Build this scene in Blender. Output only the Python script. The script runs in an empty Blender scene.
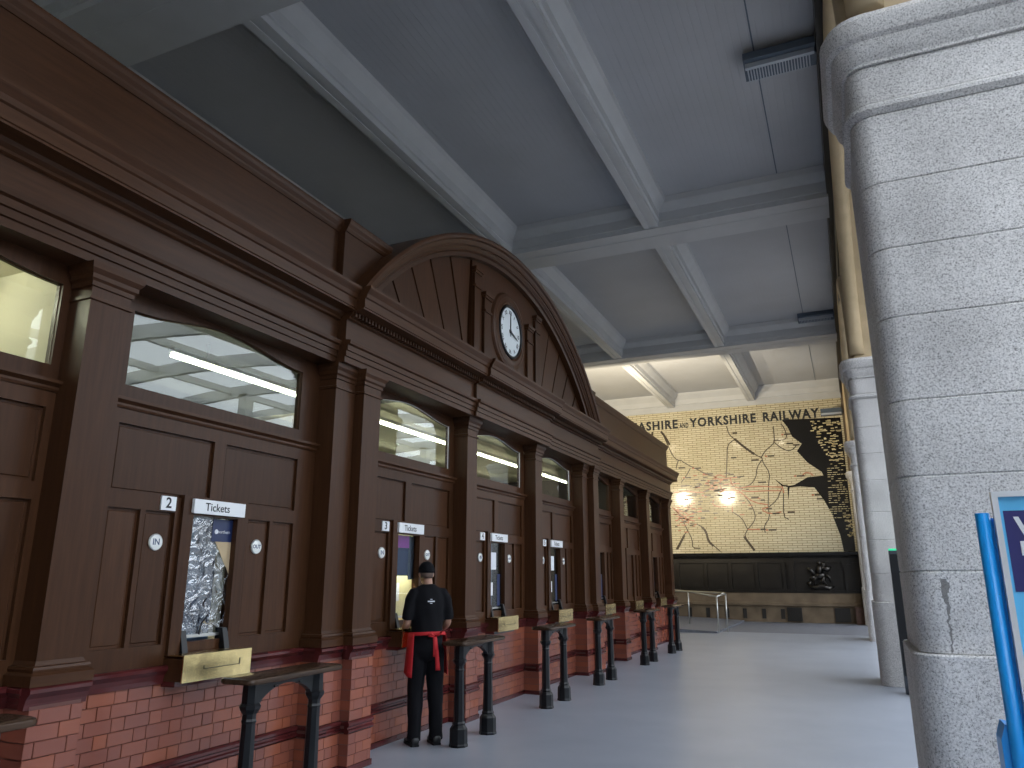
import bpy, bmesh, math, random
from mathutils import Vector, Matrix

scene = bpy.context.scene
col = scene.collection
random.seed(7)
PI = math.pi

# ------------------------------------------------------------------ camera
PITCH, YAW, EYE = math.radians(14.44), math.radians(23.93), 1.65
fw = Vector((-math.sin(YAW) * math.cos(PITCH), math.cos(YAW) * math.cos(PITCH), math.sin(PITCH)))
rt = Vector((math.cos(YAW), math.sin(YAW), 0))
up = rt.cross(fw)
cam_data = bpy.data.cameras.new('camera')
cam_data.sensor_width = 36.0
cam_data.lens = 36.0 * 741.36 / 1024.0
cam_data.clip_end = 300
cam = bpy.data.objects.new('camera', cam_data)
m = Matrix((rt, up, -fw)).transposed().to_4x4()
m.translation = Vector((0, 0, EYE))
cam.matrix_world = m
col.objects.link(cam)
scene.camera = cam

# ------------------------------------------------------------------ world (overcast daylight) and exposure
world = bpy.data.worlds.new('overcast_sky')
scene.world = world
world.use_nodes = True
wn = world.node_tree
wn.nodes['Background'].inputs['Color'].default_value = (0.83, 0.90, 1.0, 1)
wn.nodes['Background'].inputs['Strength'].default_value = 4.9
scene.view_settings.view_transform = 'Standard'
scene.view_settings.look = 'None'
scene.view_settings.gamma = 1.0
scene.view_settings.use_curve_mapping = False
scene.view_settings.exposure = 0.0

# ------------------------------------------------------------------ materials
MATS = {}
def new_mat(name):
    mt = bpy.data.materials.new(name)
    mt.use_nodes = True
    MATS[name] = mt
    return mt, mt.node_tree.nodes, mt.node_tree.links, mt.node_tree.nodes['Principled BSDF']

def plain(name, rgb, rough=0.5, metal=0.0, spec=0.5, coat=0.0, noise=0.0, scale=8.0, bump=0.0, bscale=60.0, stretch=(1, 1, 1)):
    mt, N, L, b = new_mat(name)
    b.inputs['Base Color'].default_value = (*rgb, 1)
    b.inputs['Roughness'].default_value = rough
    b.inputs['Metallic'].default_value = metal
    b.inputs['Specular IOR Level'].default_value = spec
    b.inputs['Coat Weight'].default_value = coat
    b.inputs['Coat Roughness'].default_value = 0.15
    if noise or bump:
        g = N.new('ShaderNodeNewGeometry')
        mp = N.new('ShaderNodeMapping'); mp.inputs['Scale'].default_value = stretch
        L.new(g.outputs['Position'], mp.inputs['Vector'])
    if noise:
        t = N.new('ShaderNodeTexNoise'); t.inputs['Scale'].default_value = scale; t.inputs['Detail'].default_value = 5
        L.new(mp.outputs[0], t.inputs['Vector'])
        r = N.new('ShaderNodeValToRGB')
        r.color_ramp.elements[0].position = 0.3; r.color_ramp.elements[1].position = 0.7
        r.color_ramp.elements[0].color = (*[c * (1 - noise) for c in rgb], 1)
        r.color_ramp.elements[1].color = (*[min(1, c * (1 + noise)) for c in rgb], 1)
        L.new(t.outputs['Fac'], r.inputs['Fac'])
        L.new(r.outputs['Color'], b.inputs['Base Color'])
    if bump:
        t2 = N.new('ShaderNodeTexNoise'); t2.inputs['Scale'].default_value = bscale; t2.inputs['Detail'].default_value = 3
        L.new(mp.outputs[0], t2.inputs['Vector'])
        bp = N.new('ShaderNodeBump'); bp.inputs['Strength'].default_value = bump; bp.inputs['Distance'].default_value = 0.01
        L.new(t2.outputs['Fac'], bp.inputs['Height'])
        L.new(bp.outputs[0], b.inputs['Normal'])
    return mt

def emis(name, rgb, strength):
    mt, N, L, b = new_mat(name)
    b.inputs['Base Color'].default_value = (*rgb, 1)
    b.inputs['Emission Color'].default_value = (*rgb, 1)
    b.inputs['Emission Strength'].default_value = strength
    return mt

def wood(name, dark, light, rough=0.36, vertical=True):
    mt, N, L, b = new_mat(name)
    g = N.new('ShaderNodeNewGeometry')
    oi = N.new('ShaderNodeObjectInfo')
    off = N.new('ShaderNodeVectorMath'); off.operation = 'SCALE'; off.inputs['Scale'].default_value = 7.0
    cmb = N.new('ShaderNodeCombineXYZ')
    for k in range(3): L.new(oi.outputs['Random'], cmb.inputs[k])
    L.new(cmb.outputs[0], off.inputs[0])
    add = N.new('ShaderNodeVectorMath'); add.operation = 'ADD'
    L.new(g.outputs['Position'], add.inputs[0]); L.new(off.outputs[0], add.inputs[1])
    mp = N.new('ShaderNodeMapping')
    mp.inputs['Scale'].default_value = (14, 14, 0.9) if vertical else (14, 0.9, 14)
    L.new(add.outputs[0], mp.inputs['Vector'])
    t = N.new('ShaderNodeTexNoise'); t.inputs['Scale'].default_value = 2.2; t.inputs['Detail'].default_value = 7; t.inputs['Roughness'].default_value = 0.65
    L.new(mp.outputs[0], t.inputs['Vector'])
    r = N.new('ShaderNodeValToRGB')
    r.color_ramp.elements[0].position = 0.3; r.color_ramp.elements[1].position = 0.72
    r.color_ramp.elements[0].color = (*dark, 1); r.color_ramp.elements[1].color = (*light, 1)
    L.new(t.outputs['Fac'], r.inputs['Fac'])
    h = N.new('ShaderNodeHueSaturation')
    mr = N.new('ShaderNodeMapRange'); mr.inputs[3].default_value = 0.85; mr.inputs[4].default_value = 1.15
    L.new(oi.outputs['Random'], mr.inputs[0]); L.new(mr.outputs[0], h.inputs['Value'])
    L.new(r.outputs['Color'], h.inputs['Color']); L.new(h.outputs['Color'], b.inputs['Base Color'])
    b.inputs['Roughness'].default_value = rough
    b.inputs['Specular IOR Level'].default_value = 0.2
    bp = N.new('ShaderNodeBump'); bp.inputs['Strength'].default_value = 0.08; bp.inputs['Distance'].default_value = 0.004
    L.new(t.outputs['Fac'], bp.inputs['Height']); L.new(bp.outputs[0], b.inputs['Normal'])
    return mt

def tile(name, c0, c1, c2, rough=0.22):
    mt, N, L, b = new_mat(name)
    g = N.new('ShaderNodeNewGeometry'); oi = N.new('ShaderNodeObjectInfo')
    a = N.new('ShaderNodeMath'); a.operation = 'ADD'
    L.new(g.outputs['Random Per Island'], a.inputs[0]); L.new(oi.outputs['Random'], a.inputs[1])
    f = N.new('ShaderNodeMath'); f.operation = 'FRACT'; L.new(a.outputs[0], f.inputs[0])
    t = N.new('ShaderNodeTexNoise'); t.inputs['Scale'].default_value = 3.0; t.inputs['Detail'].default_value = 4
    L.new(g.outputs['Position'], t.inputs['Vector'])
    mx = N.new('ShaderNodeMath'); mx.operation = 'MULTIPLY_ADD'; mx.inputs[1].default_value = 0.55
    L.new(f.outputs[0], mx.inputs[0]); 
    s = N.new('ShaderNodeMath'); s.operation = 'MULTIPLY'; s.inputs[1].default_value = 0.5
    L.new(t.outputs['Fac'], s.inputs[0]); L.new(s.outputs[0], mx.inputs[2])
    r = N.new('ShaderNodeValToRGB'); e = r.color_ramp.elements
    e[0].position = 0.15; e[0].color = (*c0, 1); e[1].position = 0.85; e[1].color = (*c2, 1)
    k = e.new(0.5); k.color = (*c1, 1)
    L.new(mx.outputs[0], r.inputs['Fac']); L.new(r.outputs['Color'], b.inputs['Base Color'])
    b.inputs['Roughness'].default_value = rough
    b.inputs['Specular IOR Level'].default_value = 0.5
    return mt

def granite(name, base, rough=0.75):
    mt, N, L, b = new_mat(name)
    g = N.new('ShaderNodeNewGeometry')
    t = N.new('ShaderNodeTexNoise'); t.inputs['Scale'].default_value = 95; t.inputs['Detail'].default_value = 3; t.inputs['Roughness'].default_value = 0.8
    L.new(g.outputs['Position'], t.inputs['Vector'])
    r = N.new('ShaderNodeValToRGB'); e = r.color_ramp.elements
    e[0].position = 0.36; e[0].color = (*[c * 0.36 for c in base], 1)
    e[1].position = 0.66; e[1].color = (*[min(1, c * 1.35) for c in base], 1)
    k = e.new(0.47); k.color = (*base, 1)
    L.new(t.outputs['Fac'], r.inputs['Fac'])
    t2 = N.new('ShaderNodeTexNoise'); t2.inputs['Scale'].default_value = 2.5; t2.inputs['Detail'].default_value = 5
    L.new(g.outputs['Position'], t2.inputs['Vector'])
    mr = N.new('ShaderNodeMapRange'); mr.inputs[1].default_value = 0.3; mr.inputs[2].default_value = 0.7; mr.inputs[3].default_value = 0.86; mr.inputs[4].default_value = 1.12
    L.new(t2.outputs['Fac'], mr.inputs[0])
    h = N.new('ShaderNodeHueSaturation'); L.new(mr.outputs[0], h.inputs['Value'])
    # one dark water stain running down a block of the nearest pillar
    sp = N.new('ShaderNodeSeparateXYZ'); L.new(g.outputs['Position'], sp.inputs[0])
    def mth(op, a, b_=None, clamp=False):
        q = N.new('ShaderNodeMath'); q.operation = op; q.use_clamp = clamp
        for i_, w_ in enumerate((a, b_)):
            if w_ is None: continue
            if isinstance(w_, (int, float)): q.inputs[i_].default_value = w_
            else: L.new(w_, q.inputs[i_])
        return q.outputs[0]
    t3 = N.new('ShaderNodeTexNoise'); t3.inputs['Scale'].default_value = 22; L.new(g.outputs['Position'], t3.inputs['Vector'])
    dx = mth('ABSOLUTE', mth('SUBTRACT', mth('SUBTRACT', sp.outputs[0], 0.455), mth('MULTIPLY', mth('SUBTRACT', t3.outputs['Fac'], 0.5), 0.06)))
    wd = mth('ADD', mth('MULTIPLY', mth('MAXIMUM', mth('SUBTRACT', sp.outputs[2], 1.45), 0.0), 0.09), 0.005)
    inx = mth('LESS_THAN', dx, wd)
    inz = mth('MULTIPLY', mth('LESS_THAN', sp.outputs[2], 1.63), mth('GREATER_THAN', sp.outputs[2], 1.25))
    iny = mth('LESS_THAN', sp.outputs[1], 4.80)
    st = mth('MULTIPLY', mth('MULTIPLY', mth('MULTIPLY', inx, inz), mth('MULTIPLY', iny, mth('GREATER_THAN', sp.outputs[1], 4.6))), mth('MULTIPLY', t.outputs['Fac'], 1.3))
    mxs = N.new('ShaderNodeMix'); mxs.data_type = 'RGBA'; mxs.inputs['B'].default_value = (0.04, 0.037, 0.034, 1)
    L.new(st, mxs.inputs['Factor']); L.new(h.outputs['Color'], mxs.inputs['A'])
    L.new(r.outputs['Color'], h.inputs['Color']); L.new(mxs.outputs['Result'], b.inputs['Base Color'])
    b.inputs['Roughness'].default_value = rough
    bp = N.new('ShaderNodeBump'); bp.inputs['Strength'].default_value = 0.35; bp.inputs['Distance'].default_value = 0.004
    L.new(t.outputs['Fac'], bp.inputs['Height']); L.new(bp.outputs[0], b.inputs['Normal'])
    return mt

def boards(name, rgb, axis=0, width=0.11, rough=0.6):
    """painted tongue and groove boarding: fine grooves as bump"""
    mt, N, L, b = new_mat(name)
    g = N.new('ShaderNodeNewGeometry'); sp = N.new('ShaderNodeSeparateXYZ')
    L.new(g.outputs['Position'], sp.inputs[0])
    d = N.new('ShaderNodeMath'); d.operation = 'DIVIDE'; d.inputs[1].default_value = width
    L.new(sp.outputs[axis], d.inputs[0])
    f = N.new('ShaderNodeMath'); f.operation = 'FRACT'; L.new(d.outputs[0], f.inputs[0])
    r = N.new('ShaderNodeValToRGB'); e = r.color_ramp.elements
    e[0].position = 0.0; e[0].color = (0.0, 0, 0, 1); e[1].position = 0.12; e[1].color = (1, 1, 1, 1)
    L.new(f.outputs[0], r.inputs['Fac'])
    t = N.new('ShaderNodeTexNoise'); t.inputs['Scale'].default_value = 0.8; t.inputs['Detail'].default_value = 6
    L.new(g.outputs['Position'], t.inputs['Vector'])
    mx = N.new('ShaderNodeMix'); mx.data_type = 'RGBA'
    mx.inputs['A'].default_value = (*[c * 0.86 for c in rgb], 1); mx.inputs['B'].default_value = (*[c * 1.1 for c in rgb], 1)
    L.new(t.outputs['Fac'], mx.inputs['Factor']); L.new(mx.outputs['Result'], b.inputs['Base Color'])
    bp = N.new('ShaderNodeBump'); bp.inputs['Strength'].default_value = 0.5; bp.inputs['Distance'].default_value = 0.006
    L.new(r.outputs['Color'], bp.inputs['Height']); L.new(bp.outputs[0], b.inputs['Normal'])
    b.inputs['Roughness'].default_value = rough
    return mt

def brickwork(name, c1, c2, mortar, bw, bh, rough=0.25, plane='xz', msize=0.012, bump=0.25, coat=0.0):
    mt, N, L, b = new_mat(name)
    g = N.new('ShaderNodeNewGeometry'); sp = N.new('ShaderNodeSeparateXYZ'); cb = N.new('ShaderNodeCombineXYZ')
    L.new(g.outputs['Position'], sp.inputs[0])
    L.new(sp.outputs[0 if plane[0] == 'x' else 1], cb.inputs[0]); L.new(sp.outputs[2 if plane[1] == 'z' else 1], cb.inputs[1])
    t = N.new('ShaderNodeTexBrick')
    t.inputs['Color1'].default_value = (*c1, 1); t.inputs['Color2'].default_value = (*c2, 1); t.inputs['Mortar'].default_value = (*mortar, 1)
    t.inputs['Scale'].default_value = 1.0; t.inputs['Mortar Size'].default_value = msize
    t.inputs['Brick Width'].default_value = bw; t.inputs['Row Height'].default_value = bh
    t.inputs['Mortar Smooth'].default_value = 0.2
    L.new(cb.outputs[0], t.inputs['Vector']); L.new(t.outputs['Color'], b.inputs['Base Color'])
    bp = N.new('ShaderNodeBump'); bp.invert = True; bp.inputs['Strength'].default_value = bump; bp.inputs['Distance'].default_value = 0.006
    L.new(t.outputs['Fac'], bp.inputs['Height']); L.new(bp.outputs[0], b.inputs['Normal'])
    b.inputs['Roughness'].default_value = rough
    b.inputs['Coat Weight'].default_value = coat
    return mt

def window_glass(name, refl=0.22, tint=(0.85, 0.9, 0.85), bump=0.0, bscale=6.0):
    """clear double pane: fixed share of mirror reflection, the rest seen through"""
    mt, N, L, b = new_mat(name)
    N.remove(b)
    gl = N.new('ShaderNodeBsdfGlossy'); gl.inputs['Roughness'].default_value = 0.0
    tr = N.new('ShaderNodeBsdfTransparent'); tr.inputs['Color'].default_value = (*tint, 1)
    fr = N.new('ShaderNodeLayerWeight'); fr.inputs['Blend'].default_value = 0.5
    pw = N.new('ShaderNodeMath'); pw.operation = 'POWER'; pw.inputs[1].default_value = 4.0
    L.new(fr.outputs['Facing'], pw.inputs[0])
    ma = N.new('ShaderNodeMath'); ma.operation = 'MULTIPLY_ADD'; ma.inputs[1].default_value = 0.8; ma.inputs[2].default_value = refl
    ma.use_clamp = True
    L.new(pw.outputs[0], ma.inputs[0])
    mx = N.new('ShaderNodeMixShader')
    L.new(ma.outputs[0], mx.inputs[0]); L.new(tr.outputs[0], mx.inputs[1]); L.new(gl.outputs[0], mx.inputs[2])
    L.new(mx.outputs[0], N['Material Output'].inputs['Surface'])
    if bump:
        g = N.new('ShaderNodeNewGeometry'); t = N.new('ShaderNodeTexNoise'); t.inputs['Scale'].default_value = bscale; t.inputs['Detail'].default_value = 3
        t.inputs['Distortion'].default_value = 1.6
        L.new(g.outputs['Position'], t.inputs['Vector'])
        bp = N.new('ShaderNodeBump'); bp.inputs['Strength'].default_value = bump; bp.inputs['Distance'].default_value = 0.05
        L.new(t.outputs['Fac'], bp.inputs['Height']); L.new(bp.outputs[0], gl.inputs['Normal'])
    return mt

M_WOOD = wood('mahogany', (0.044, 0.0175, 0.0075), (0.070, 0.029, 0.0125))
M_WOODH = wood('mahogany_horizontal', (0.044, 0.0175, 0.0075), (0.070, 0.029, 0.0125), vertical=False)
M_TILE = tile('glazed_red_tile', (0.19, 0.062, 0.044), (0.23, 0.075, 0.050), (0.29, 0.088, 0.046))
M_DKTILE = plain('oxblood_glazed_tile', (0.075, 0.014, 0.014), rough=0.18, noise=0.3, scale=4)
M_GROUT = plain('dark_grout', (0.11, 0.042, 0.034), rough=0.6)
M_JOINT = plain('dark_mortar_joint', (0.03, 0.028, 0.026), rough=0.9)
M_BRASS = plain('polished_brass', (0.78, 0.62, 0.30), rough=0.26, metal=1.0, noise=0.2, scale=9)
M_IRON = plain('black_painted_iron', (0.008, 0.009, 0.011), rough=0.36, spec=0.3)
M_TOPWOOD = wood('dark_table_top', (0.030, 0.018, 0.012), (0.075, 0.045, 0.028), rough=0.22, vertical=False)
M_GRANITE = granite('grey_granite', (0.57, 0.555, 0.545))
M_CREAM = plain('cream_stone', (0.50, 0.385, 0.235), rough=0.75, noise=0.12, scale=3, bump=0.1)
M_CEIL = boards('grey_painted_boarding', (0.45, 0.46, 0.485))
M_BEAM = plain('pale_grey_beam_paint', (0.52, 0.53, 0.545), rough=0.55, noise=0.05, scale=2)
M_PLASTER = plain('cream_plaster', (0.74, 0.69, 0.55), rough=0.7)
M_WHITEPL = plain('white_plastic_sign', (0.80, 0.82, 0.84), rough=0.35)
M_INK = plain('black_ink', (0.01, 0.012, 0.016), rough=0.5)
M_BLUEINK = plain('blue_ink', (0.02, 0.05, 0.13), rough=0.4)
M_ENAMEL = plain('white_enamel', (0.80, 0.82, 0.80), rough=0.2)
M_GLASS = window_glass('window_glass', refl=0.062)
M_TGLASS = window_glass('ticket_window_glass', refl=0.02, tint=(0.8, 0.85, 0.88))
M_FILM = window_glass('wrinkled_clear_film', refl=0.26, tint=(0.6, 0.66, 0.72), bump=0.7, bscale=7)
M_NAVY = plain('navy_card', (0.010, 0.022, 0.085), rough=0.4)
M_PAPER = plain('white_paper', (0.75, 0.78, 0.82), rough=0.7)
M_DARK = plain('dark_blind', (0.035, 0.042, 0.055), rough=0.5)
M_STEELBLUE = plain('blue_grey_blind', (0.15, 0.22, 0.33), rough=0.45, noise=0.4, scale=5)
M_MOSAIC = brickwork('cream_glazed_brick', (0.66, 0.60, 0.43), (0.58, 0.52, 0.36), (0.24, 0.19, 0.11), 0.34, 0.084, rough=0.11, msize=0.010)
M_SEA = plain('black_glazed_mosaic', (0.012, 0.011, 0.010), rough=0.22)
M_MAPBLK = plain('black_map_line', (0.05, 0.035, 0.022), rough=0.3)
M_MAPRED = plain('red_map_line', (0.40, 0.15, 0.08), rough=0.3)
M_MAPCREAM = plain('cream_map_lettering', (0.66, 0.57, 0.34), rough=0.3)
M_BRONZE = plain('dark_bronze', (0.016, 0.013, 0.010), rough=0.4, metal=0.2, noise=0.35, scale=3)
M_RELIEF = plain('patinated_bronze', (0.07, 0.065, 0.06), rough=0.28, metal=0.9)
M_STONE = plain('brown_limestone', (0.17, 0.125, 0.08), rough=0.8, noise=0.25, scale=2.0, bump=0.15)
M_VENT = plain('iron_vent', (0.02, 0.017, 0.014), rough=0.6)
M_STEEL = plain('brushed_steel', (0.55, 0.55, 0.53), rough=0.3, metal=1.0)
M_LAMP = plain('blue_grey_lamp_housing', (0.10, 0.13, 0.17), rough=0.4)
M_LAMPGRILLE = plain('pale_lamp_louvre', (0.42, 0.46, 0.52), rough=0.4)
M_DIMGREY = plain('dim_office_grey', (0.13, 0.135, 0.14), rough=0.7)  # dark colour stands in for dimness behind the second fanlight
M_WHITESTEEL = plain('white_painted_steel', (0.72, 0.72, 0.68), rough=0.5)
M_TUBE = emis('fluorescent_tube', (1.0, 0.95, 0.76), 17.0)
M_TUBEHI = emis('bright_fluorescent_tube', (1.0, 0.95, 0.78), 120.0)
M_GREEN = emis('green_led', (0.03, 0.6, 0.28), 0.6)
M_SKIN = plain('skin', (0.42, 0.23, 0.16), rough=0.55, noise=0.06, scale=20)
M_BLACKCLOTH = plain('black_cotton', (0.007, 0.007, 0.009), rough=0.85, spec=0.15, bump=0.15, bscale=90)
M_TROUSER = plain('black_trouser_cloth', (0.006, 0.006, 0.008), rough=0.8, spec=0.15, bump=0.15, bscale=60)
M_RED = plain('red_apron_cloth', (0.52, 0.016, 0.022), rough=0.75, bump=0.1, bscale=40)
M_SHOE = plain('black_leather', (0.010, 0.010, 0.011), rough=0.4)
M_BLUEPOLE = plain('bright_blue_plastic', (0.012, 0.34, 0.90), rough=0.3)
M_ALU = plain('pale_aluminium', (0.70, 0.72, 0.75), rough=0.35, metal=0.2)
M_POSTER = plain('pale_blue_poster', (0.12, 0.52, 0.88), rough=0.3)
M_POSTERNAVY = plain('navy_poster_panel', (0.030, 0.030, 0.15), rough=0.3)
M_POSTERCYAN = plain('cyan_poster_box', (0.05, 0.45, 0.75), rough=0.3)
M_FLOOR, _N, _L, _b = new_mat('polished_grey_floor')
_g = _N.new('ShaderNodeNewGeometry'); _t = _N.new('ShaderNodeTexNoise'); _t.inputs['Scale'].default_value = 1.2; _t.inputs['Detail'].default_value = 6
_L.new(_g.outputs['Position'], _t.inputs['Vector'])
_r = _N.new('ShaderNodeValToRGB'); _r.color_ramp.elements[0].position = 0.3; _r.color_ramp.elements[1].position = 0.7
_r.color_ramp.elements[0].color = (0.26, 0.285, 0.335, 1); _r.color_ramp.elements[1].color = (0.31, 0.335, 0.385, 1)
_L.new(_t.outputs['Fac'], _r.inputs['Fac']); _L.new(_r.outputs['Color'], _b.inputs['Base Color'])
_b.inputs['Roughness'].default_value = 0.34
M_FARFLOOR = plain('blue_grey_tactile_paving', (0.15, 0.16, 0.19), rough=0.5, noise=0.15, scale=6)
M_CONCFLOOR = plain('concourse_paving', (0.20, 0.195, 0.19), rough=0.5)
M_CLADDING = plain('pale_cladding', (0.28, 0.31, 0.34), rough=0.6)
M_CONCGLASS = plain('concourse_shopfront_glass', (0.04, 0.08, 0.11), rough=0.1)

# ------------------------------------------------------------------ geometry helpers
def mesh_of(name, verts, faces, mat=None, smooth=False):
    me = bpy.data.meshes.new(name)
    me.from_pydata([tuple(v) for v in verts], [], faces)
    bm = bmesh.new(); bm.from_mesh(me)
    bmesh.ops.recalc_face_normals(bm, faces=bm.faces)
    bm.to_mesh(me); bm.free()
    if smooth:
        for p in me.polygons: p.use_smooth = True
    if mat: me.materials.append(mat)
    return me

def link(name, me, parent=None, loc=(0, 0, 0), rz=0.0):
    o = bpy.data.objects.new(name, me)
    col.objects.link(o)
    o.location = loc; o.rotation_euler = (0, 0, rz)
    if parent is not None: o.parent = parent
    return o

def empty(name, loc=(0, 0, 0), rz=0.0):
    o = bpy.data.objects.new(name, None); col.objects.link(o)
    o.location = loc; o.rotation_euler = (0, 0, rz); o.empty_display_size = 0.1
    return o

def tag(o, label, cat=None, group=None, kind=None):
    if label: o['label'] = label
    if cat: o['category'] = cat
    if group: o['group'] = group
    if kind: o['kind'] = kind
    return o

class G:
    """collects shapes that become one mesh"""
    def __init__(s): s.v = []; s.f = []
    def add(s, v, f):
        k = len(s.v); s.v += [tuple(p) for p in v]; s.f += [tuple(i + k for i in q) for q in f]; return s
    def box(s, x0, x1, y0, y1, z0, z1):
        v = [(x, y, z) for z in (z0, z1) for y in (y0, y1) for x in (x0, x1)]
        return s.add(v, [(0, 2, 3, 1), (4, 5, 7, 6), (0, 1, 5, 4), (2, 6, 7, 3), (0, 4, 6, 2), (1, 3, 7, 5)])
    def chbox(s, x0, x1, y0, y1, z0, z1, c):
        """box whose +x face is chamfered by c"""
        v = [(x0, y0, z0), (x0, y1, z0), (x0, y1, z1), (x0, y0, z1),
             (x1 - c, y0, z0), (x1 - c, y1, z0), (x1 - c, y1, z1), (x1 - c, y0, z1),
             (x1, y0 + c, z0 + c), (x1, y1 - c, z0 + c), (x1, y1 - c, z1 - c), (x1, y0 + c, z1 - c)]
        f = [(0, 1, 2, 3), (8, 11, 10, 9)]
        for a in range(4):
            b = (a + 1) % 4
            f += [(a, a + 4, b + 4, b), (a + 4, a + 8, b + 8, b + 4)]
        return s.add(v, f)
    def prism(s, prof, axis, a0, a1):
        """closed 2D profile extruded along axis: 'y' uses (x,z), 'x' uses (y,z), 'z' uses (x,y)"""
        n = len(prof)
        def P(q, a): return (q[0], a, q[1]) if axis == 'y' else ((a, q[0], q[1]) if axis == 'x' else (q[0], q[1], a))
        v = [P(q, a0) for q in prof] + [P(q, a1) for q in prof]
        f = [tuple(range(n - 1, -1, -1)), tuple(range(n, 2 * n))] + [(i, (i + 1) % n, n + (i + 1) % n, n + i) for i in range(n)]
        return s.add(v, f)
    def tube(s, pts, r, n=10, closed=False):
        pts = [Vector(p) for p in pts]; rr = r if isinstance(r, (list, tuple)) else [r] * len(pts)
        rings = []; prev = None
        for i, p in enumerate(pts):
            d = (pts[min(i + 1, len(pts) - 1)] - pts[max(i - 1, 0)]).normalized()
            if prev is None:
                a = Vector((0, 0, 1)) if abs(d.z) < 0.9 else Vector((1, 0, 0))
                u = d.cross(a).normalized()
            else:
                u = (prev - d * prev.dot(d)).normalized()
            prev = u; w = d.cross(u)
            rings.append([p + (u * math.cos(t) + w * math.sin(t)) * rr[i] for t in [2 * PI * k / n for k in range(n)]])
        v = [q for R in rings for q in R]; f = []
        for i in range(len(rings) - 1):
            for k in range(n):
                f.append((i * n + k, i * n + (k + 1) % n, (i + 1) * n + (k + 1) % n, (i + 1) * n + k))
        f += [tuple(range(n - 1, -1, -1)), tuple(range((len(rings) - 1) * n, len(rings) * n))]
        return s.add(v, f)
    def lathe(s, prof, cx=0, cy=0, n=20, axis='z', c3=None):
        """profile of (r, h) turned about an axis"""
        v = []; f = []
        for r, h in prof:
            for k in range(n):
                t = 2 * PI * k / n
                if axis == 'z': v.append((cx + r * math.cos(t), cy + r * math.sin(t), h))
                else: v.append((h, c3[0] + r * math.cos(t), c3[1] + r * math.sin(t)))
        m_ = len(prof)
        for i in range(m_ - 1):
            for k in range(n):
                f.append((i * n + k, i * n + (k + 1) % n, (i + 1) * n + (k + 1) % n, (i + 1) * n + k))
        f += [tuple(range(n - 1, -1, -1)), tuple(range((m_ - 1) * n, m_ * n))]
        return s.add(v, f)
    def loft(s, rings):
        n = len(rings[0]); v = [p for R in rings for p in R]; f = []
        for i in range(len(rings) - 1):
            for k in range(n):
                f.append((i * n + k, i * n + (k + 1) % n, (i + 1) * n + (k + 1) % n, (i + 1) * n + k))
        f += [tuple(range(n - 1, -1, -1)), tuple(range((len(rings) - 1) * n, len(rings) * n))]
        return s.add(v, f)
    def obj(s, name, mat, parent=None, smooth=False, loc=(0, 0, 0), rz=0.0):
        return link(name, mesh_of(name, s.v, s.f, mat, smooth), parent, loc, rz)

def flat_shade_by_angle(o, deg=35):
    for p in o.data.polygons: p.use_smooth = True
    o.data.set_sharp_from_angle(angle=math.radians(deg))
    return o

def text_mesh(txt, size, depth=0.002, align='CENTER', space=1.0, bold=0.0, res=3):
    cu = bpy.data.curves.new('lettering', 'FONT')
    cu.body = txt; cu.size = size; cu.extrude = depth; cu.align_x = align; cu.align_y = 'CENTER'
    cu.space_character = space; cu.offset = bold; cu.resolution_u = res
    o = bpy.data.objects.new('lettering', cu); col.objects.link(o)
    dg = bpy.context.evaluated_depsgraph_get(); dg.update()
    me = bpy.data.meshes.new_from_object(o.evaluated_get(dg))
    bpy.data.objects.remove(o); bpy.data.curves.remove(cu)
    return me

def text_obj(name, txt, size, mat, parent, origin, right, upv, **kw):
    """lettering whose reading direction is right, upright along upv, in the parent's (unrotated) space"""
    me = text_mesh(txt, size, **kw)
    r = Vector(right).normalized(); u = Vector(upv).normalized(); n = r.cross(u)
    M = Matrix((r, u, n)).transposed().to_4x4(); M.translation = Vector(origin)
    me.transform(M)
    me.materials.clear(); me.materials.append(mat)
    return link(name, me, parent)

def world_off(root):
    v = Vector((0, 0, 0))
    while root is not None:
        v += Vector(root.location); root = root.parent
    return v

def at(g, name, mat, root, smooth=False):
    """shape given in world coordinates, parented to root (whose ancestors are not rotated)"""
    o = world_off(root)
    g.v = [(a - o.x, b - o.y, c - o.z) for a, b, c in g.v]
    return g.obj(name, mat, root, smooth)

# ================================================================== SETTING
XR = -4.46            # face of the panelling in the bays
HALL_L, HALL_R, FAR = -10.0, 0.30, 29.6
CEILZ, BEAMZ = 8.75, 8.2
tag(G().box(HALL_L, 1.5, -9, 24.0, -0.2, 0).obj('floor', M_FLOOR), 'polished pale grey station floor in front of the ticket windows', kind='structure')
tag(G().box(HALL_L, 1.5, 24.0, FAR + .5, -0.2, -0.004).obj('floor', M_FARFLOOR), 'darker blue grey paving strip along the mosaic wall', kind='structure')
tag(G().box(1.5, 45, -25, 60, -0.2, 0).obj('floor', M_CONCFLOOR), 'paving of the bright concourse beyond the stone pillars', kind='structure')
tag(G().box(HALL_L, 1.5, -9.3, -9, 0, 9.1).obj('wall_back', M_PLASTER), 'plain hall wall behind the viewer', kind='structure')
tag(G().box(-10.3, HALL_L, -9, FAR + .5, 0, 9.1).obj('wall_left', M_PLASTER), 'plain hall wall behind the ticket office', kind='structure')

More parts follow.
